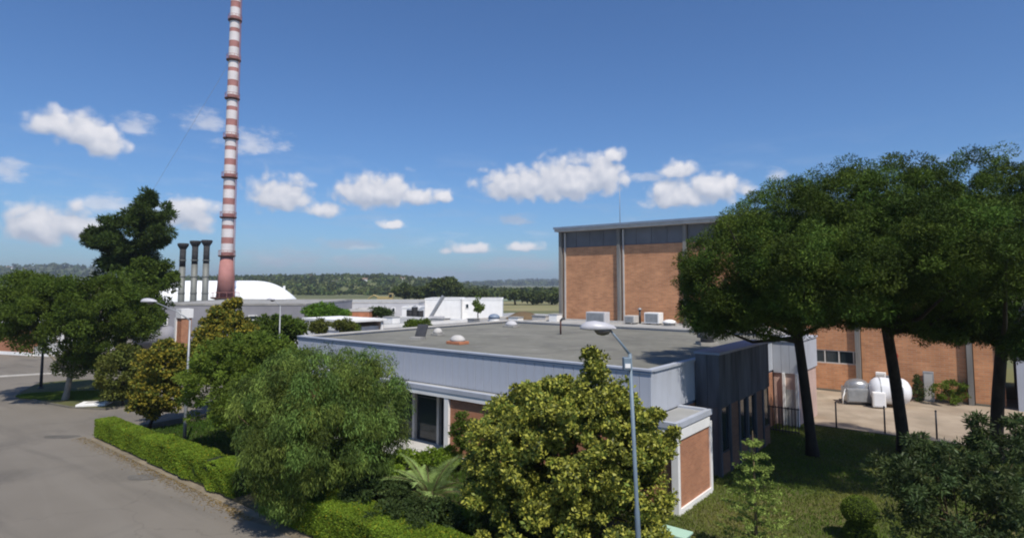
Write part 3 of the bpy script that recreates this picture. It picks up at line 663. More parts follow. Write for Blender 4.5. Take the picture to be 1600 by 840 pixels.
part('roof_edge', 'fasciacap', hr, (HA0-.6, HA1+.45, HB-.85, HB+25.3, 13.461, 13.66))
t = thing('roof_mast', dp(977, 352, 62) + Vector((0, 3, 0)), 'thin whip mast standing on the hall roof', 'mast'); t.location.z = 13.66
MB().tube([(0, 0, 0), (0, 0, 5.2)], [.05, .02], 6).build('pole', MT['greymetal'], t, True); MB().box(-.15, .15, -.15, .15, 0, .1).build('base', MT['greymetal'], t)
# blue side building at the right of the hall
bb = thing('blue_shed', cw(-10.85, HB-.6), 'pale blue-grey sheet metal shed at the right end of the brick hall', 'shed', RZ)
for i in range(14): MB().box(i*.9+.01-.0, i*.9+.89, 0, .1, 0, 6.5).build('wall_sheet', MT['fascia'], bb) if i == 0 else None
src = bb.children[0]
for i in range(1, 14): o = src.copy(); COL.objects.link(o); o.parent = bb; o.location = (i*.9, 0, 0)
MB().box(0, 12.6, .1, 12, 0, 6.5).build('core', MT['greywall'], bb); MB().box(-.1, 12.7, -.15, 12.1, 6.5, 6.7).build('roof', MT['greyroof'], bb)

# ------------------------------------------------------------------ red and white ringed chimney
CD = 110.0; cb_ = dp(352, 470, CD); ch = thing('banded_chimney', (cb_.x, CD, 0), 'tall red and white banded chimney mast with ring platforms', 'chimney')
def zpix(py, D): return dp(360, py, D).z
zr = [zpix(y, CD) for y in (400, 340, 278, 217, 155, 95, 33, -28, -88)]
z0 = zpix(466, CD)
MB().lathe([(2.2, 0), (1.8, z0-1), (1.75, z0)], 28).build('base_drum', MT['chimred'], ch, True)
MB().lathe([(1.62, z0), (1.08, zr[0]-.15)], 28).build('tapered_base', MT['chimred'], ch, True)
def plat(z, r, mm='rust', name='ring_platform'):
    t_ = MB(); t_.lathe([(r*.8, z-.35), (r*1.35, z-.08), (r*1.42, z), (r*1.42, z+.12), (r*.9, z+.14)], 24); o = t_.build(name, MT[mm], ch)
    # railing
    k = MB()
    for j in range(12): t = 2*pi*j/12; k.tube([(r*1.36*cos(t), r*1.36*sin(t), z+.1), (r*1.36*cos(t), r*1.36*sin(t), z+1.0)], [.035, .035], 4)
    pts = [(r*1.36*cos(2*pi*j/20), r*1.36*sin(2*pi*j/20), z+1.0) for j in range(21)]; k.tube(pts, [.035]*21, 4, False)
    k.build('railing', MT['chimred'], o)
    return o
plat(z0+.1, 1.75)
seglist = []
for i in range(len(zr)-1):
    za, zb = zr[i], zr[i+1]; h = zb-za
    r0 = 1.05 - .03*i
    # between platforms: white, red, white, red, white, red
    fr = [0, .10, .32, .48, .70, .80, .985]
    for j in range(6):
        c = 'chimred' if j % 2 == 0 else 'chimwhite'
        rr = r0 - .03*j/6 - (.012 if c == 'chimred' else 0) 
        MB().lathe([(rr, za+fr[j]*h), (rr, za+fr[j+1]*h)], 32).build('red_band' if c == 'chimred' else 'white_band', MT[c], ch)
    plat(za, r0)
    # ladder rails up the side
k = MB()
for s in (-.2, .2): k.tube([(1.55, s, z0), (1.3, s, zr[0]), (.98, s, zr[-1])], [.05, .05, .05], 5)
zz = z0
while zz < zr[-1]:
    x = 1.5 - .4*(zz-z0)/(zr[-1]-z0); k.tube([(x, -.2, zz), (x, .2, zz)], [.03, .03], 4, False); zz += .5
k.build('ladder', MT['chimred'], ch)
plat(zr[-1], .85); MB().lathe([(.8, zr[-1]), (.8, zr[-1]+1.5), (.7, zr[-1]+1.5), (.7, zr[-1]+1.0)], 20).build('mouth', MT['soot'], ch, True)
ga = dp(100, 470, CD); gw = thing('guy_wire', (ga.x, CD+2, 0), 'thin steel guy wire running steeply down left from the banded chimney', 'cable')
MB().tube([(0, 0, 0), (cb_.x-ga.x-.9, -2, zpix(100, CD))], [.022, .022], 5).build('wire', MT['greymetal'], gw); MB().box(-.5, .5, -.5, .5, -.1, .4).build('anchor_block', MT['concrete'], gw)

# three steel flues
for (x, yt, lab) in ((284, 380, 'leftmost of the three sooty steel flues, a little shorter than the others'), (303, 376, 'middle one of the three sooty steel flues with flared caps'), (321, 375, 'rightmost of the three steel flues, nearest the banded chimney')):
    D = 92.; top_ = dp(x, yt, D).z; px_ = dp(x, 440, D).x
    t = thing('steel_flue', (px_, D, 0), lab, 'flue', 0, 'three steel flues beside the chimney')
    MB().lathe([(.46, 0), (.46, top_-3.6)], 18).build('lower_pipe', MT['stack'], t, True)
    MB().lathe([(.44, top_-3.6), (.44, top_-.9)], 18).build('sooty_pipe', MT['soot'], t, True)
    MB().lathe([(.45, top_-.9), (.78, top_-.35), (.80, top_-.05), (.7, top_)], 18).build('flared_cap', MT['soot'], t, True)
    for zz in (6.5, 9, 11.5): MB().lathe([(.52, zz), (.52, zz+.15)], 18).build('flange', MT['stack'], t)

# white vaulted hall (rounded ends)
vz = dp(300, 438, 135).z; D = 135
xl = dp(150, 440, D).x; xr = dp(465, 472, D+7).x; W_ = 14.0; endr = 11.
vt = thing('vaulted_hall', ((xl+xr)/2, D+W_/2, 0), 'big bright white air-supported hall with rounded end behind the chimney', 'hall')
v = []; f = []; nx, na = 46, 22; L2 = (xr-xl)/2
for i in range(nx+1):
    x = -L2 + 2*L2*i/nx; e = max(0, abs(x)-(L2-endr))/endr; s = max(0, 1-min(e, 1)**2.5)
    for j in range(na+1):
        t = pi*j/na; rib = 1
        v.append((x, -cos(t)*W_/2*(.35+.65*s), 3.4*min(1, s*9+.001) + (vz-3.4)*s*rib*sin(t)**.8 if 0 < j < na else (3.4 if s > .05 else 3.4)))
for i in range(nx):
    for j in range(na): q = i*(na+1)+j; f.append((q, q+na+1, q+na+2, q+1))
new_mesh('membrane', v, f, MT['vinyl'], vt, True)
MB().box(-L2, L2, -W_/2, W_/2, 0, 3.42).build('base_wall', MT['palewall'], vt)
xx = dp(426, 436, D).x - (xl+xr)/2
ee = max(0, abs(xx)-(L2-endr))/endr; zt_ = 3.4+(vz-3.4)*max(0, 1-min(ee, 1)**2.5)
MB().tube([(xx, 0, zt_-.6), (xx, 0, zt_+1.0)], [.28, .28], 8).build('roof_vent', MT['white'], vt)

# grey workshop below the vault, and its neighbours
def pxbuilding(name, label, x0, x1, ytop, D, depth, wall, roof, cap, h=None, wins=(), cat='building', lift=0):
    p0, p1 = dp(x0, ytop, D), dp(x1, ytop, D); h = h or (p0.z+p1.z)/2
    t = thing(name, ((p0.x+p1.x)/2, D, 0), label, cat); hw = (p1.x-p0.x)/2
    MB().box(-hw, hw, 0, depth, 0, h-.25).build('wall', MT[wall], t)
    MB().box(-hw+.2, hw-.2, .2, depth-.2, h-.249, h-.1).build('roof', MT[roof], t)
    k = MB(); k.box(-hw-.05, hw+.05, -.05, .2, h-.24, h); k.box(-hw-.05, hw+.05, depth-.2, depth+.05, h-.24, h); k.box(-hw-.05, -hw+.2, .201, depth-.201, h-.24, h); k.box(hw-.2, hw+.05, .201, depth-.201, h-.24, h)
    k.build('parapet_cap', MT[cap], t)
    for (wx0, wx1, wy0, wy1, mm) in wins:   # openings given in picture columns/rows, built on the wall
        a, b = dp(wx0, wy1, D), dp(wx1, wy0, D); cx = (p0.x+p1.x)/2
        fr = MB().box(a.x-cx, b.x-cx, -.08, -.002, max(a.z, .1), b.z).build('window', MT['white' if mm != 'door' else 'greymetal'], t)
        MB().box(a.x-cx+.12, b.x-cx-.12, -.1, -.081, max(a.z, .1)+.12, b.z-.12).build('pane', MT['glass' if mm != 'door' else 'greymetal'], fr)
    return t
pxbuilding('grey_workshop', 'long plain grey workshop below the white vaulted hall', 226, 478, 474, 76, 22, 'greywall', 'concrete', 'concrete', wins=[(236, 243, 490, 508, 'w'), (246, 253, 490, 508, 'w'), (256, 263, 490, 508, 'w'), (388, 402, 492, 500, 'w')])
pxbuilding('long_shed', 'long pale grey shed with flat top beyond the round green tree', 478, 654, 471, 98, 14, 'palewall', 'greyroof', 'lightconc', wins=[(600, 606, 480, 488, 'w'), (612, 618, 480, 488, 'w')])
pxbuilding('white_store', 'white flat roofed store with dark gap, left one of the pair behind the gravel roof', 664, 719, 466, 105, 10, 'white', 'greyroof', 'white')
pxbuilding('white_store', 'white rendered block at the right end of the white stores, beside the field', 722, 785, 466.5, 108, 10, 'white', 'greyroof', 'white', wins=[(727, 733, 474, 482, 'w')])
pxbuilding('white_kiosk', 'small white kiosk in front of the long shed', 628, 656, 479, 92, 5, 'white', 'greyroof', 'white')
pxbuilding('red_shed', 'low terracotta coloured shed beside the round green tree', 545, 577, 483, 66, 4, 'terracotta', 'lightconc', 'lightconc')
# machinery in front of the white stores
for i, (x, h, lab) in enumerate(((640, 1.6, 'dark steel drum standing left in the row before the white stores'), (648, 2.0, 'taller dark steel drum second in the row before the white stores'), (657, 1.5, 'short dark steel drum at the right of the row before the white stores'))):
    t = thing('steel_drum', dp(x, 488, 88), lab, 'drum', 0, 'drums before the white stores'); t.location.z = 2.6
    MB().lathe([(.45, 0), (.45, h)], 12).build('shell', MT['soot'], t); MB().lathe([(.5, h), (.1, h+.25)], 12).build('lid', MT['greymetal'], t); MB().box(-.7, .7, -.7, .7, -2.6, 0).build('stand', MT['palewall'], t)
t = thing('conveyor', (dp(683, 490, 88).x, 88, 0), 'steep dark inclined conveyor leaning against the white store', 'conveyor')
MB().tube([(-.9, 0, 3.2), (.9, 0, 6.2)], [.3, .3], 6).build('belt', MT['greymetal'], t); MB().box(-1.2, 1, -.6, .6, 0, 3.3).build('base', MT['palewall'], t)
t = thing('digger', (dp(603, 468, 150).x, 150, 0), 'yellow excavator working beyond the long shed', 'excavator')
zz = dp(603, 468, 150).z
MB().box(-2.3, 1.9, -1, 1, 0, zz-.2).build('track_base', MT['earth'], t)
MB().box(-2, .8, -1, 1, zz-.2, zz+.8).build('body', MT['yellow'], t, bevel=.1); MB().box(.8, 1.8, -.8, .8, zz-.2, zz+1.6).build('cab', MT['yellow'], t, bevel=.1)
MB().box(.95, 1.65, -.83, -.805, zz+.6, zz+1.4).build('cab_window', MT['glass'], t)
MB().tube([(-1.6, 0, zz+.5), (-3.0, 0, zz+1.1), (-4.4, 0, zz+.2)], [.25, .22, .2], 6).build('arm', MT['yellow'], t)
t = thing('earth_heap', (dp(818, 492, 70).x, 70, 0), 'low brown heap of earth behind the gravel roof', 'earth heap')
zz = dp(818, 486, 70).z
m = MB(); m.lathe([(5, 0), (3.6, zz*.5), (2.0, zz*.85), (.9, zz*.97), (.1, zz)], 14); m.build('heap', MT['earth'], t, True)

for i, (x, y, D, w, h, mm, lab) in enumerate(((806, 497, 62, 1.2, .5, 'white', 'small white box on the far low roof left of the hall'), (846, 495, 60, 1.6, .6, 'lightconc', 'pale box on the far low roof close to the hall edge'), (868, 494, 58, .9, 1.0, 'white', 'upright white box on the roof touching the hall left edge'), (612, 497, 60, 1.3, .6, 'white', 'white box on the workshop roof by the white kiosk'), (688, 499, 62, 1.8, .5, 'lightconc', 'long pale box on the low roof before the white stores'), (740, 500, 62, .8, .7, 'greymetal', 'small grey box on the low roof before the white stores'))):
    p = dp(x, y, D); t = thing('roof_box', (p.x, D, p.z-h*.8), lab, 'roof box', RZ*.9, 'boxes on the far low roofs')
    MB().box(-w/2, w/2, -.5, .5, 0, h).build('casing', MT[mm], t, bevel=.03); MB().box(-w/2-.05, w/2+.05, -.55, .55, h, h+.06).build('lid', MT['greyroof'], t); MB().box(-w*.3, w*.3, -.3, .3, -p.z+h*.8, 0).build('stand', MT['palewall'], t)
# thin canopy roof with posts left behind the gravel roof
ca, cbb = at_ab(600, 490, 5.1); p = gp(528, 497, 4.9)
t = thing('canopy', (p.x, p.y, 0), 'thin flat canopy on posts with white edge left of the gravel roof', 'canopy', RZ)
p2 = gp(600, 491, 4.9); 
MB().box(-3.4, 3.6, -1.5, 2.6, 4.72, 4.9).build('slab', MT['white'], t)
for x in (-3.1, 0, 3.3):
    for y in (-1.2, 2.3): MB().box(x-.09, x+.09, y-.09, y+.09, 0, 4.718).build('post', MT['white'], t)
MB().box(-3.2, 3.3, 2.4, 2.5, 0, 4.6).build('rear_wall', MT['pink'], t)
# white capped brick pylon and grey dome tank at left
p = dp(288, 505, 50); t = thing('brick_pylon', (p.x, 50, 0), 'brick pylon with white cap and white side beside the grey workshop', 'pylon', RZ)
zt = dp(288, 482, 50).z
MB().box(-.42, .42, -.4, .4, 0, zt-.75).build('brick_shaft', MT['brick'], t); MB().box(-.5, .5, -.48, .48, zt-.749, zt).build('cap', MT['white'], t); MB().box(-.72, -.422, -.48, .4, 0, zt-.752).build('white_side', MT['white'], t)
p = dp(243, 520, 54); t = thing('grey_tank', (p.x, 54, 0), 'grey horizontal tank with rounded end showing above the shrubs', 'tank')
zt = dp(243, 509, 54).z; R = .95
m = MB(); m.tube([(-1.75, 0, zt-R), (-1.6, 0, zt-R), (-1.3, 0, zt-R), (0, 0, zt-R), (1.3, 0, zt-R), (1.6, 0, zt-R), (1.75, 0, zt-R)], [.3, .75, R, R, R, .75, .3], 20); m.build('vessel', MT['greywall'], t, True)
for x in (-1, 1): MB().box(x-.15, x+.15, -.6, .6, 0, zt-1.6*R).build('saddle', MT['concrete'], t)
# low wall / pale building strip right of canopy seen past corner
p = gp(20, 554); t = thing('brick_house', (p.x, p.y, 0), 'low brick building with white plinth at the far left beyond the road', 'building', RZ+.35)
MB().box(-16, 3.0, 0, 8, .35, 3.6).build('wall', MT['brick'], t); MB().box(-16, 3.02, -.03, 8, 0, .35).build('plinth', MT['white'], t)
MB().box(3.0, 5.2, .2, 8, 0, 1.0).build('white_wall', MT['white'], t); MB().box(3.0, 5.2, .6, 8, 1.0, 2.9).build('dark_opening', MT['interior'], t); MB().box(5.2, 5.5, .2, 8, 0, 3.6).build('post', MT['white'], t)
MB().box(-16.3, 5.8, -.4, 8.3, 3.6, 3.85).build('roof', MT['white'], t)

# tiny houses on the hills
for i, (x, y, D, s, lab) in enumerate(((522, 441, 640, 5, 'tiny cream house on the wooded hill, left of the other hill houses'), (569, 440, 640, 6, 'tiny pale house on the wooded hill near its crest'), (598, 443, 600, 4, 'tiny white house low on the wooded hill'), (487, 434, 800, 6, 'tiny grey house on the crest of the wooded hill'), (629, 437, 700, 5, 'tiny pale house at the right shoulder of the wooded hill'), (15, 421, 1500, 12, 'tiny pale house on the distant left hill, first from the left edge'), (38, 422, 1500, 10, 'tiny pale house on the distant left hill, second from the left edge'), (6, 425, 1400, 9, 'tiny pale house lowest on the distant left hill'), (28, 426, 1400, 9, 'tiny pale house on the distant left hill just above the round tree'))):
    s *= .7; p = dp(x, y+1, D); t = thing('hill_house', p, lab, 'house', random.uniform(-.6, .6), 'houses on the hills')
    t.location.z += s*.2
    MB().box(-s*.7, s*.7, -s*.5, s*.5, -s*1.5, s*.6).build('wall', MT['white'], t)
    m = MB(); m.v = [(-s*.8, -s*.6, s*.6), (s*.8, -s*.6, s*.6), (s*.8, s*.6, s*.6), (-s*.8, s*.6, s*.6), (-s*.8, 0, s*.95), (s*.8, 0, s*.95)]; m.f = [(0, 1, 5, 4), (2, 3, 4, 5), (1, 2, 5), (3, 0, 4), (0, 3, 2, 1)]; m.build('roof', MT['houseroof'], t)

# ------------------------------------------------------------------ street lamps
def lamp(px_top, py_top, D, head_px, label, pole='greymetal', r=(.085, .05), headlen=.8, zbase=.1, head='lamphead', arm_rise=.0, boxy=False, lean=0.):
    T = dp(px_top, py_top, D); Hd = dp(head_px[0], head_px[1], D)
    t = thing('street_lamp', (T.x+lean, D, zbase), label, 'street lamp', 0, 'street lamps')
    h = T.z-zbase
    MB().tube([(0, 0, 0), (-lean*.4, 0, h*.4), (-lean*.41, 0, h*.42), (-lean, 0, h)], [r[0], r[0]*.85, r[1]*1.1, r[1]], 12).build('pole', MT[pole], t, True)
    MB().lathe([(r[0]*1.8, -.05), (r[0]*1.8, .06), (r[0]*1.3, .1)], 12).build('base_plate', MT[pole], t)
    hx, hz = Hd.x-T.x-lean, Hd.z-zbase; sgn = -1 if hx < -lean else 1
    q = MB(); q.tube([(-lean, 0, h-.02), (-lean+(hx+lean)*.3, 0, h+(hz-h)*.45), (hx-sgn*headlen*.3, 0, hz)], [r[1]*.8, r[1]*.6, r[1]*.5], 8); q.build('arm', MT[pole], t, True)
    hd = MB(); n_ = 14; pr = [(.02, .0), (.35, .5), (.75, .75), (1., .85), (1., 1.), (.85, 1.), (.5, .85), (.1, .5)]
    # teardrop shell: elliptical sections along x
    secs = [(-.5, .10, .03), (-.42, .45, .12), (-.2, .9, .24), (.1, 1.05, .30), (.32, .9, .27), (.45, .55, .18), (.52, .2, .06)]
    n0 = 0
    for (sx, wy, hz_) in secs:
        for k in range(n_):
            tt = 2*pi*k/n_; zz_ = sin(tt); hd.v.append((hx+sgn*-sx*headlen*-1 if False else hx+sgn*(-sx)*headlen*-1, cos(tt)*wy*headlen*.24, hz+(zz_*hz_*headlen*(.75 if zz_ > 0 else .15))))
    for i in range(len(secs)-1):
        for k in range(n_): a = i*n_; hd.f.append((a+k, a+(k+1) % n_, a+n_+(k+1) % n_, a+n_+k))
    hd.f.append(tuple(range(n_))); hd.f.append(tuple((len(secs)-1)*n_+k for k in range(n_)))
    hd.build('lamp_head', MT[head], t, True)
    bw = MB(); bw.lathe([(.03, -.17), (.13, -.14), (.19, -.06), (.2, 0)], 14); o = bw.build('lamp_bowl', MT['lampglass'], t, True); o.location = (hx-sgn*.12*headlen*1.0, 0, hz-.01*headlen); o.scale = (headlen*1.25, headlen*.95, headlen*1.1)
    return t
L1 = lamp(984, 552, 14.8, (935, 513), 'tall blue-grey street lamp with big grey head, nearest, before the yellow-green magnolia', 'bluepole', (.075, .045), .86, lean=.2)
jb = MB().box(-.17, .02, -.12, .1, 5.92-.1, 6.22-.1).build('junction_box', MT['bluepole'], L1, bevel=.02); jb.location = (-.2, 0, 0)
MB().box(-.14, -.01, -.135, -.122, 5.88, 5.98).build('box_label', MT['white'], jb)
lamp(297, 500, 30, (233, 471), 'slim pale street lamp behind the clipped hedge, between yellow shrub and green tree', 'greymetal', (.085, .05), .8, lean=-.05)
lamp(69, 512, 46.4, (44, 500), 'dark street lamp on the traffic island beside the round tree', 'darkmetal', (.11, .08), .8)
lamp(438, 478, 40, (424, 468), 'thin street lamp rising behind the green trees before the grey workshop', 'greymetal', (.07, .04), .6)

# ------------------------------------------------------------------ small things
p = gp(147, 634); t = thing('manhole_slab', (p.x, p.y, .09), 'bright white square concrete slab on the traffic island grass', 'concrete slab', .25)
MB().box(-.85, .85, -.6, .6, 0, .14).build('slab', MT['white'], t, bevel=.02); MB().box(-.45, .45, -.3, .3, .141, .17).build('cover', MT['lightconc'], t, bevel=.01)
for i, (x, y, lab) in enumerate(((1307, 668, 'thin dark fence post at the lawn edge, leftmost by the grey domed unit'), (1383, 676, 'thin dark fence post at the lawn edge, between the two leaning pine trunks'), (1464, 684, 'thin dark fence post at the lawn edge, right of the middle pine trunk'), (1236, 662, 'thin dark fence post at the lawn edge near the pink wall'))):
    p = gp(x, y, .1); t = thing('fence_post', p, lab, 'fence post', 0, 'thin fence posts along the lawn edge')
    MB().tube([(0, 0, -.05), (0, 0, 1.35)], [.045, .04], 8).build('post', MT['darkmetal'], t, True); MB().lathe([(.055, 1.35), (.055, 1.38), (.02, 1.42)], 8).build('cap', MT['darkmetal'], t, True)
p = gp(1055, 872); t = thing('utility_cabinet', (p.x, p.y, .1), 'low pale mint utility cabinet at the foot of the magnolia', 'cabinet', RZ)
MB().box(-.38, .38, -.25, .25, 0, .62).build('body', MT['mint'], t, bevel=.02); MB().box(-.44, .44, -.3, .3, .62, .68).build('lid', MT['mint'], t, bevel=.01)
# red sign and downpipe on the hall, shown between the pines
t = thing('red_sign', cw(-4.2, HB-.03, 2.9), 'small round red sign on the brick hall wall', 'sign', RZ)
m = MB(); m.lathe([(.28, 0), (.28, .03)], 18); o = m.build('disc', MT['red'], t); o.rotation_euler = (pi/2, 0, 0)
for (a_, b_, h_, lab) in ((-3.4, HB-.3, 1.7, 'white cabinet standing against the brick hall behind the grey domed unit'), (-6.2, HB-.3, 2.0, 'tall grey cabinet against the brick hall behind the white tank')):
    t = thing('wall_cabinet', cw(a_, b_, .02), lab, 'cabinet', RZ); MB().box(-.3, .3, -.2, .2, 0, h_).build('body', MT['white' if h_ < 1.8 else 'greymetal'], t, bevel=.02); MB().box(-.24, .24, -.215, -.201, .15, h_-.15).build('door', MT['lightconc'], t)

# pressure tank and domed unit standing in the yard
p = gp(1404, 640); t = thing('storage_tank', (p.x+.1, p.y+1.0, .02), 'white rounded storage tank half hidden by the middle pine trunk', 'tank', RZ*.55)
R_ = .86; zc = 1.0
sec = [(-1.22, .12), (-1.17, .40), (-1.02, .66), (-.82, .81), (-.6, R_), (0, R_), (.6, R_), (.82, .81), (1.02, .66), (1.17, .40), (1.22, .12)]
MB().tube([(x, 0, zc) for x, r in sec], [r for x, r in sec], 28).build('vessel', MT['whitecar'], t, True)
for x in (-.6, .6):
    MB().box(x-.09, x+.09, -.6, .6, 0, zc-.62).build('saddle', MT['concrete'], t)
    MB().tube([(x-.03, 0, zc), (x+.03, 0, zc)], [R_+.015, R_+.015], 28, False).build('strap', MT['greymetal'], t)
MB().tube([(0, 0, zc+R_-.02), (0, 0, zc+R_+.12)], [.17, .17], 14).build('manhole', MT['greymetal'], t)
c_ = MB().box(-1.15, -.42, -1.12, -.72, .08, 1.02).build('control_cabinet', MT['white'], t, bevel=.03); MB().box(-1.08, -.49, -1.14, -1.121, .16, .94).build('door', MT['whitecar'], c_)
MB().tube([(.5, -.75, .1), (.5, -.95, .5), (.5, -.8, 1.0)], [.035, .035, .035], 8).build('pipe', MT['greymetal'], t, True)
p = gp(1349, 634); t = thing('domed_unit', (p.x+.1, p.y+.9, .02), 'grey plant unit with rounded silver dome, left of the white tank in the yard', 'plant unit', RZ*.35)
MB().box(-.82, .82, -.8, .5, .16, 1.08).build('casing', MT['silver'], t, bevel=.04)
MB().box(-.74, .74, -.83, -.802, .24, 1.0).build('front_panel', MT['greymetal'], t, bevel=.01)
MB().box(-.95, .95, -.7, .6, .0, .16).build('skid', MT['darkmetal'], t)
v = []; f = []
for a_i in range(13):
    th_ = pi*a_i/12
    for b_i in range(9):
        ph = pi*b_i/8; v.append((-.74*cos(th_), -.15-.62*cos(ph)*max(.02, sin(th_))**.5, 1.08+.58*sin(th_)**.8*sin(ph)**.7))
for a_i in range(12):
    for b_i in range(8): q = a_i*9+b_i; f.append((q, q+9, q+10, q+1))
new_mesh('dome', v, f, MT['silver'], t, True)
for sx in (-1, 1): MB().tube([(sx*.82, -.6, 1.0), (sx*1.02, -.7, .5), (sx*1.05, -.7, .0)], [.045, .045, .045], 8).build('leg', MT['white'], t, True)

# near parapet corner under the camera, lower right
t = thing('near_parapet', (0, 0, 0), 'pale concrete parapet edge at the lower right corner of the view', 'parapet')
a = dp(1545, 846, 5.6); b = dp(1640, 826, 5.2)
m = MB(); m.poly([(a.x, a.y-.9), (b.x+.4, b.y-.9), (b.x+.4, b.y+.05), (a.x, a.y)], 0, a.z); m.build('coping', MT['lightconc'], t)

# ------------------------------------------------------------------ vegetation
def pb(px, py, D, rx, ry, n, depth=None):     # blob from picture size at distance D
    c = dp(px, py, D); k = D/F_PX; return (c.x, c.y, c.z, rx*k, depth if depth else rx*k, ry*k, n)
# umbrella pines
pt = dict(bark='bark', outward=.5, flat=.78, colvar=.8, aspect=.22, shell=.6)
def pine(label, basepx, lean, blobs, trunk, per=370):
    b = gp(*basepx, .1)
    blobs = [(x, y, z, rx, ry, rz, int(n*1.9)) for (x, y, z, rx, ry, rz, n) in blobs]
    return tree('umbrella_pine', label, b, blobs, .52, per, .135, LM['pine'], trunk, forks=14, split=.84, lean=lean, bottom=-.98, inner=.68, group='umbrella pines', **pt)
pine('leftmost umbrella pine, leaning over the gravel roof, trunk by the pink wall', (1270, 712), dp(1243, 500, 27.2), [pb(1165, 425, 25.0, 100, 86, 90, 3.0), pb(1222, 365, 25.5, 88, 78, 70, 3.4), pb(1290, 395, 25, 98, 115, 100, 3.4), pb(1118, 455, 24.5, 54, 56, 30, 1.8), pb(1130, 495, 24.8, 50, 26, 18, 1.6), pb(1200, 478, 24.5, 95, 42, 45, 2.2), pb(1255, 440, 22.6, 80, 62, 55, 2.3), pb(1290, 425, 21.4, 92, 70, 60, 2.6)], (.24, .19))
pine('middle umbrella pine whose trunk stands before the white storage tank', (1414, 706), dp(1384, 505, 25.5), [pb(1375, 340, 24.5, 112, 88, 100, 3.6), pb(1445, 405, 23.5, 82, 96, 76, 3.0), pb(1330, 425, 24, 80, 84, 62, 2.6), pb(1445, 480, 24.5, 75, 42, 34, 2.2), pb(1480, 512, 24.5, 48, 26, 16, 1.6), pb(1320, 478, 26, 60, 28, 20, 1.8), pb(1410, 390, 21.4, 90, 78, 60, 2.6)], (.28, .2))
pine('rightmost trunked umbrella pine at the right edge of the lawn', (1556, 722), dp(1568, 510, 24.5), [pb(1500, 330, 25.5, 90, 86, 76, 3.4), pb(1575, 405, 24, 88, 115, 95, 3.2), pb(1600, 318, 25, 78, 84, 54, 3.0), pb(1505, 440, 24.0, 66, 72, 46, 2), pb(1590, 490, 24, 66, 46, 34, 2), pb(1520, 500, 25.5, 40, 26, 14, 1.5), pb(1600, 525, 23, 30, 30, 14, 1.2), pb(1490, 395, 20.8, 88, 74, 55, 2.7)], (.28, .2))
pine('half cut umbrella pine crown beyond the right edge', (1790, 860), dp(1770, 470, 21.5), [pb(1770, 350, 22, 150, 110, 90, 4.2)], (.32, .22), 250)
# left round tree, dark pine behind, mid green
tree('round_tree', 'broad round dark green tree with pale trunk on the traffic island', gp(102, 624, .09), [pb(122, 492, 42.5, 108, 66, 220, 4.6), pb(50, 470, 42.5, 54, 42, 55, 3), pb(180, 495, 43, 50, 55, 60, 3), pb(155, 560, 43, 52, 28, 44, 2.4)], .7, 420, .155, LM['round'], (.2, .14), bark='palebark', forks=16, aspect=.45, colvar=.4, bottom=-.7)
tree('tall_dark_pine', 'tall irregular dark conifer standing behind the round tree', gp(190, 560), [pb(200, 375, 60, 52, 42, 75, 3.2), pb(236, 332, 60, 26, 24, 26, 2), pb(165, 365, 60, 26, 24, 24, 1.8), pb(200, 425, 60, 55, 32, 48, 3.2), pb(238, 372, 60, 28, 22, 20, 1.8), pb(232, 312, 60, 6, 12, 5, .4)], .8, 260, .4, LM['darkpine'], (.4, .2), forks=14, outward=.7, aspect=.22, colvar=.4, inner=.3)
tree('leafy_tree', 'mid green bushy tree right of the tall dark conifer', gp(235, 566), [pb(232, 440, 54, 36, 36, 60, 2.2), pb(225, 485, 54, 36, 36, 40, 2.2)], .7, 220, .25, LM['round'], (.22, .14), forks=8)
# garden trees left of the building
ys = dict(aspect=.6, outward=.5, tipcol=(2.5, 1.75, 1.4), tipshare=.34)
tree('dull_green_shrub', 'dull green shrub at the edge of the traffic island, left of the yellowing one', gp(192, 632, .09), [pb(188, 582, 40, 32, 40, 90, 1.4)], .42, 110, .17, LM['olive'], (.08, .05), cat='shrub', forks=6, colvar=.4)
tree('yellowing_tree', 'small yellowing tree behind the left end of the clipped hedge', gp(232, 668, .1), [pb(258, 565, 34, 38, 36, 110, 1.5), pb(245, 615, 33.5, 36, 36, 90, 1.4)], .36, 120, .16, LM['yellow'], (.09, .05), forks=8, colvar=.5, **ys)
tree('conical_tree', 'conical olive-yellow tree standing before the grey workshop', gp(355, 640, .1), [pb(355, 490, 38, 22, 24, 34, .9), pb(358, 520, 38, 42, 30, 80, 1.6), pb(330, 560, 36, 50, 34, 70, 1.8)], .4, 120, .19, LM['yellow'], (.12, .06), forks=8, colvar=.5, **ys)
tree('dark_bush', 'dark green rounded bush behind the thin lamp before the grey workshop', gp(432, 618, .1), [pb(430, 512, 42, 42, 18, 55, 1.8), pb(420, 545, 42, 44, 30, 55, 1.8)], .45, 120, .2, LM['round'], (.12, .06), cat='bush', forks=6)
tree('layered_green_tree', 'green tree with layered foliage between the slim lamp and the feathery tree', gp(375, 716, .1), [pb(385, 560, 29, 70, 36, 100, 2.1), pb(340, 600, 28, 52, 48, 90, 1.8), pb(400, 620, 27, 60, 50, 90, 2.0), pb(440, 555, 29.5, 40, 25, 35, 1.4)], .42, 150, .15, LM['green'], (.16, .08), forks=12, colvar=.45, aspect=.4)
tree('feathery_weeping_tree', 'large feathery weeping green tree in the garden before the entrance', gp(500, 815, .1), [pb(500, 605, 21.5, 100, 54, 90, 2.2), pb(440, 645, 21, 66, 76, 70, 1.6), pb(568, 640, 21.5, 66, 76, 75, 1.7), pb(500, 680, 20.3, 108, 62, 95, 2.0), pb(445, 735, 20.0, 52, 58, 45, 1.1), pb(585, 705, 21.5, 46, 46, 36, 1.2)], .46, 330, .14, LM['pepper'], (.17, .09), forks=16, droop=.85, outward=.4, aspect=.19, flat=1.0, colvar=.9, bark='stem', inner=.7)
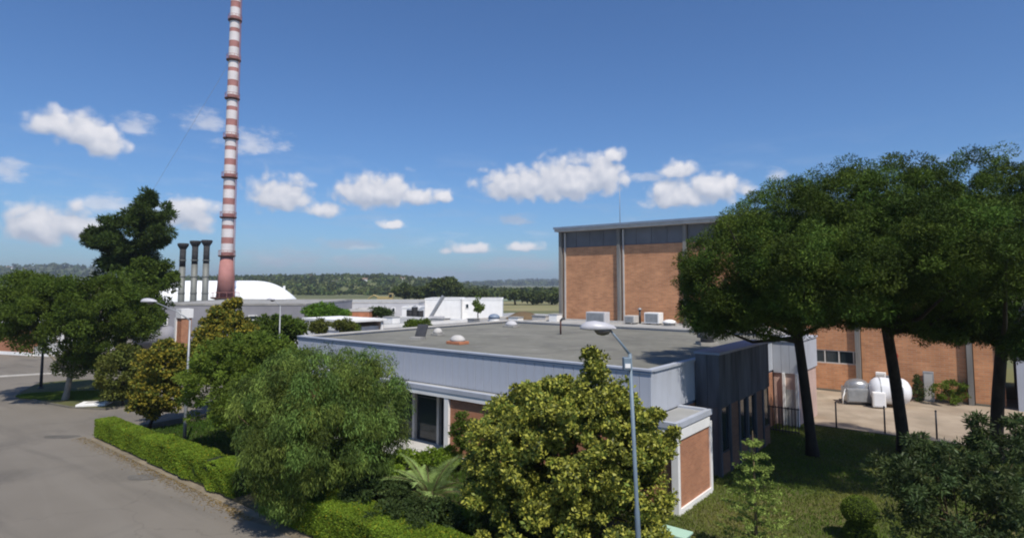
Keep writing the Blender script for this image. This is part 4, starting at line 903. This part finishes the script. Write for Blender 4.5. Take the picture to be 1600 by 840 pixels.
# drooping streamers at the left foot
q = crown_points([pb(440, 765, 20.3, 40, 50, 50, .8)], 0)
# magnolia
tree('magnolia_tree', 'big rounded yellow-green magnolia right behind the nearest lamp post', gp(893, 858, .1), [pb(885, 700, 18.3, 150, 100, 330, 2.7), pb(850, 640, 18.5, 70, 48, 70, 1.6), pb(930, 625, 18.6, 58, 42, 60, 1.3), pb(928, 568, 18.6, 15, 26, 12, .3), pb(1010, 690, 18.3, 46, 55, 60, 1.2), pb(770, 720, 18.3, 46, 70, 60, 1.3), pb(890, 790, 18, 165, 70, 180, 2.9), pb(895, 710, 18.4, 118, 90, 150, 2.1), pb(890, 640, 18.6, 80, 50, 50, 1.4)], .27, 130, .125, LM['magnolia'], (.18, .1), forks=16, outward=.5, aspect=.5, colvar=.75, inner=.6, shell=.5, tipcol=(3.0, 2.45, 2.4), tipshare=.33)
# shrub before the brick wall by the entrance
tree('slim_shrub', 'slim dark green shrub against the red brick wall beside the entrance', gp(722, 722, .1), [pb(722, 672, 25.6, 15, 28, 36, .4)], .2, 90, .1, LM['round'], (.04, .02), cat='shrub', forks=5)
# bushes between palm and feathery tree
tree('low_bush', 'low dark bush in shade between the feathery tree and the palm', gp(590, 800, .1), [pb(590, 770, 20.5, 55, 28, 80, 1.2)], .25, 110, .11, LM['shrub'], (.04, .02), cat='bush', forks=5)
tree('low_bush', 'rounded green bush under the palm beside the near hedge', gp(640, 838, .1), [pb(650, 808, 18.8, 70, 22, 80, 1.2)], .24, 110, .1, LM['shrub'], (.04, .02), cat='bush', forks=5)
tree('low_bush', 'yellow-green bush in front of the entrance step', gp(620, 740, .1), [pb(628, 722, 26, 46, 14, 60, 1.0), pb(690, 715, 26, 34, 12, 40, .8)], .26, 90, .12, LM['hedge'], (.04, .02), cat='bush', forks=4)
# oleander mass lower right
tree('oleander_bush', 'large grey-green leafy bush filling the lower right corner', gp(1500, 905, .1), [pb(1490, 780, 15.5, 100, 80, 150, 2.0), pb(1570, 750, 15.5, 70, 60, 80, 1.5), pb(1420, 740, 16, 45, 50, 50, 1.0), pb(1525, 670, 16, 10, 34, 16, .25), pb(1590, 680, 16, 14, 30, 16, .3), pb(1440, 695, 16.2, 12, 20, 10, .25)], .26, 95, .13, LM['oleander'], (.06, .04), cat='bush', forks=22, split=.1, outward=.7, aspect=.28, shell=.3, colvar=.55, inner=.35, bark='stem')
tree('oleander_bush', 'dark leafy bush beyond the right edge of the lawn', gp(1720, 860, .1), [pb(1700, 780, 16, 90, 90, 90, 2)], .3, 60, .16, LM['oleander'], (.06, .04), cat='bush', forks=12, split=.1, outward=.7, aspect=.28)
# background plants
tree('round_green_tree', 'bright green round tree rising behind the thin canopy', gp(508, 575), [pb(505, 487, 62, 28, 10, 50, 1.6), pb(520, 492, 62, 28, 7, 25, 1.4)], .55, 110, .25, LM['trumpet'], (.15, .1), forks=4)
tree('dark_green_tree', 'small dark tree beside the terracotta shed', gp(600, 560), [pb(596, 487, 68, 18, 5, 26, 1.2)], .5, 90, .25, LM['shrub'], (.12, .08), forks=3)
tree('field_tree', 'big round tree on the horizon behind the white stores', (dp(695, 460, 210).x, 210, 0), [pb(695, 449, 210, 24, 13, 60, 5), pb(672, 456, 212, 14, 8, 26, 3), pb(716, 455, 210, 10, 8, 16, 2)], 1.6, 90, 1.0, LM['wood'], (.6, .4), forks=6)
for i, (x, y, rx, ry, lab) in enumerate(((632, 454, 16, 9, 'dark brownish tree left of the big horizon tree'), (655, 457, 12, 7, 'small dark tree between the digger and the big horizon tree'), (740, 459, 22, 4, 'low dark tree right of the big horizon tree'), (862, 462, 20, 9, 'dark spreading tree touching the hall left edge, beyond the field'), (832, 464, 18, 7, 'dark bushy tree second from the hall edge, beyond the field'), (805, 461, 16, 5, 'low dark tree third from the hall edge, beyond the field'))):
    tree('field_tree', lab, (dp(x, 460, 230).x, 230, 0), [pb(x, y, 230, rx, ry, 34, 4)], 1.6, 70, 1.1, LM['wood'], (.4, .3), forks=4)
for (x, y, lab) in ((645, 513, 'tuft of low shrubs showing behind the left back edge of the gravel roof'), (662, 511, 'second tuft of shrubs right behind the left back edge of the gravel roof'), (552, 520, 'olive shrub in front of the low workshop')):
    tree('yard_shrub', lab, gp(x, 590), [pb(x, y-4, 50, 12, 9, 22, .7)], .35, 90, .16, LM['green'], (.06, .04), cat='shrub', forks=3)
for (x, lab) in ((428+30, 'olive green shrub left of the gravel roof corner'), (500, 'olive brown shrub under the thin canopy'), (535, 'green shrub right under the thin canopy')):
    tree('yard_shrub', lab, gp(x, 600), [pb(x, 510, 47, 18, 10, 30, .9)], .38, 90, .17, LM['olive'], (.06, .04), cat='shrub', forks=3)
tree('store_tree', 'thin pale green tree growing against the white rendered block', (dp(748, 478, 100).x, 100, 0), [pb(748, 476, 100, 9, 12, 22, 1)], .5, 60, .3, LM['green'], (.12, .08), forks=4)
tree('wall_shrub', 'loose green shrub against the brick hall right of the white tank', cw(-7.6, HB-1.0, .02), [(*cw(-7.4, HB-1.0, .9), 1.2, .6, .75, 36)], .28, 70, .14, LM['green'], (.04, .02), cat='shrub', forks=5, bark='stem')
tree('conical_shrub', 'small conical dark shrub against the hall beside the white tank', cw(-5.6, HB-.9, .02), [(*cw(-5.6, HB-.9, .9), .35, .35, .85, 22)], .22, 80, .1, LM['shrub'], (.04, .02), cat='shrub', forks=3)
# understory near island
tree('small_leafy_tree', 'small thin tree with bent trunk at the right of the traffic island', gp(150, 606, .09), [pb(158, 568, 44, 20, 10, 24, .8)], .4, 80, .2, LM['round'], (.1, .05), forks=3)

# young conifer on the lawn: whorled sparse branches
p = gp(1183, 885, .1); yc = thing('young_conifer', p, 'young light green conifer with sparse tiered branches on the lawn', 'tree')
H_ = dp(1180, 672, p.y).z-.1
MB().tube([(0, 0, -.05), (0, 0, H_*.5), (-.02, 0, H_)], [.06, .035, .008], 8).build('trunk', MT['stem'], yc, True)
Cs, Ds, Ss, Ls, Ws, cs = [], [], [], [], [], []; 
for tier in range(9):
    z = .35 + (H_-.4)*(tier/9)**.9; ln = 1.15*(1-tier/9.3)+.12
    for k in range(6):
        t = 2*pi*k/6+tier*.5+random.uniform(-.2, .2); tip = Vector((cos(t)*ln, sin(t)*ln, z+.12*ln)); b0 = Vector((0, 0, z))
        MB().tube([b0, b0.lerp(tip, .5)+Vector((0, 0, -.04)), tip], [.014, .01, .004], 4, False).build('branch', MT['stem'], yc)
        nn = int(95*ln)+14; s = rng.random(nn); pos = np.array(b0)[None]*(1-s)[:, None] + np.array(tip)[None]*s[:, None] + rng.normal(size=(nn, 3))*.035
        dr = unit(np.array(tip-b0)[None]*.6 + rng.normal(size=(nn, 3))*.6*ln); Cs.append(pos); Ds.append(dr)
C_ = np.concatenate(Cs); D_ = np.concatenate(Ds); n = len(C_)
leaves_mesh('crown', C_, D_, unit(np.cross(D_, rdir(n))), .13*(.7+.6*rng.random(n)), np.full(n, .034), (.9+.6*rng.random(n))[:, None]*np.ones((1, 3)), LM['cedar'], yc)
# topiary with two clipped balls
p = gp(1345, 845, .1); tp = thing('ball_topiary', p, 'clipped topiary of two stacked green balls on the lawn', 'topiary')
MB().tube([(0, 0, -.05), (0, 0, 1.0)], [.05, .04], 8).build('stem', MT['stem'], tp, True)
for (z, r) in ((dp(1345, 834, p.y).z-.1, .46), (dp(1345, 797, p.y).z-.1, .52)):
    n = 5200; d = rdir(n); c = d*(r*(.9+.12*rng.random(n)))[:, None]; c[:, 2] = c[:, 2]*.85+max(z, r*.6); D_ = unit(d*.5+rdir(n)); o = leaves_mesh('leaf_ball', c, D_, unit(np.cross(D_, rdir(n))), np.full(n, .05), np.full(n, .03), (.8+.6*rng.random(n))[:, None]*np.ones((1, 3)), LM['green'], tp)
    m = MB(); m.lathe([(.02, -r*.75), (r*.5, -r*.62), (r*.83, -r*.2), (r*.83, r*.2), (r*.5, r*.62), (.02, r*.75)], 16); k = m.build('ball_core', MT['hedgecore'], o, True); k.location = (0, 0, max(z, r*.6))

# clipped hedges
def hedge(label, a0, a1, b0, b1, h, dens=3200, wob=.06):
    t = thing('clipped_hedge', cw((a0+a1)/2, (b0+b1)/2, .1), label, 'hedge', RZ, 'clipped garden hedges')
    hw, hd = (a1-a0)/2, (b1-b0)/2
    MB().box(-hw+.08, hw-.08, -hd+.08, hd-.08, 0, h-.09).build('hedge_core', MT['hedgecore'], t)
    faces = [((2*hw)*(2*hd), 't'), ((2*hw)*h, 'f'), ((2*hw)*h, 'b'), ((2*hd)*h, 'l'), ((2*hd)*h, 'r')]
    C = []; Nn = []
    for ar, w in faces:
        n = int(ar*dens); u, v_ = rng.uniform(-1, 1, n), rng.uniform(-1, 1, n)
        if w == 't': c = np.stack([u*hw, v_*hd, np.full(n, h)], 1); nn = (0, 0, 1)
        elif w in 'fb': s = -1 if w == 'f' else 1; c = np.stack([u*hw, np.full(n, s*hd), (v_*.5+.5)*h], 1); nn = (0, s, 0)
        else: s = -1 if w == 'l' else 1; c = np.stack([np.full(n, s*hw), u*hd, (v_*.5+.5)*h], 1); nn = (s, 0, 0)
        C.append(c); Nn.append(np.tile(nn, (n, 1)))
    C = np.concatenate(C); Nn = np.concatenate(Nn).astype(float); n = len(C)
    bump = np.sin(C[:, 0]*2.3+a0)*.5+np.sin(C[:, 0]*5.1+C[:, 1]*3)*.3+np.sin(C[:, 2]*6+C[:, 0]*3.3)*.3
    C += Nn*(bump*wob - .08*rng.random(n)**2)[:, None] + rng.normal(size=(n, 3))*.015
    D_ = unit(Nn*.6+rdir(n)); base = 1+.25*bump
    c = (base*(.65+.7*rng.random(n)))[:, None]*np.array([[1, 1, 1]]); old = rng.random(n) < .06; c[old] *= np.array([1.9, 1.1, .8])
    leaves_mesh('hedge_leaves', C, D_, unit(np.cross(D_, rdir(n))), .06*(.7+.6*rng.random(n)), .032*(.7+.6*rng.random(n)), c, LM['hedge'], t)
hedge('long clipped hedge left of the slim lamp, ending at the road corner', 20.0, 26.9, -9.5, -8.62, .86, wob=.025)
hedge('clipped hedge section just right of the long one, standing slightly proud', 16.9, 19.85, -9.56, -8.55, .98, wob=.04)
hedge('loose lower hedge section below the layered green tree, ending at the path', 12.2, 16.8, -9.5, -8.4, .92, wob=.13)
hedge('nearest clipped hedge at the bottom, below the feathery tree and palm', -1.0, 10.2, -9.55, -8.2, 1.0, wob=.045)
hedge('long bright hedge on the garden side of the nearest one, towards the palm', 3.2, 8.0, -6.9, -6.0, .6, wob=.05)

# palm
p = gp(672, 806, .1); pm = thing('fan_palm', p, 'low palm with arching pale green fronds between the feathery tree and the magnolia', 'palm')
m = MB(); m.lathe([(.2, -.05), (.24, .15), (.2, .4), (.12, .6)], 12); m.build('trunk', MT['bark'], pm, True)
def frond(t, elv, ln):
    C, D, Sd, L, Wd = [], [], [], [], []; q = MB(); pts = []
    pos = Vector((0, 0, .5)); d = Vector((cos(t)*cos(elv), sin(t)*cos(elv), sin(elv))); n = 14
    side = Vector((-sin(t), cos(t), 0))
    for i in range(n):
        pts.append(pos.copy()); s = i/n
        if i > 2:
            for k in range(3):
                for sg in (-1, 1):
                    pp = pos + d*(ln/n*k/3); ll = .5*math.sin(min(1, s*1.15)*pi*.85+.3)+.05
                    ld = (side*sg + d*.75 + Vector((0, 0, .2-.5*s))).normalized(); C.append(pp+ld*ll/2); D.append(ld); nrm = d.cross(ld).normalized(); Sd.append((d*.8+nrm*.3).normalized()-ld*0); L.append(ll); Wd.append(.026)
        pos = pos + d*(ln/n); d = (d + Vector((0, 0, -.10))).normalized()
    q.tube(pts, [.018*(1-i/n)+.004 for i in range(n)], 4, False)
    C = np.array(C); n_ = len(C)
    o = leaves_mesh('frond', C, np.array(D), np.array(Sd), np.array(L), np.array(Wd), (.75+.5*rng.random(n_))[:, None]*np.ones((1, 3)), LM['palm'], pm)
    q.build('frond_stem', MT['stem'], o)
for i in range(34):
    frond(i*2.399, radians(12+62*((i % 9)/8)), random.uniform(1.7, 2.3))

# ------------------------------------------------------------------ haze
m = bpy.data.materials.new('haze_air'); m.use_nodes = True; t = m.node_tree; t.nodes.clear()
pv = t.nodes.new('ShaderNodeVolumePrincipled'); pv.inputs['Color'].default_value = (.80, .88, 1, 1); pv.inputs['Density'].default_value = .00024; pv.inputs['Anisotropy'].default_value = .2
ou = t.nodes.new('ShaderNodeOutputMaterial'); t.links.new(pv.outputs[0], ou.inputs['Volume'])
hz = MB().box(-4600, 4600, -4600, 4600, -1.6, 90).build('haze', m); tag(hz, 'thin pale blue summer haze over the plain', 'haze', kind='stuff')
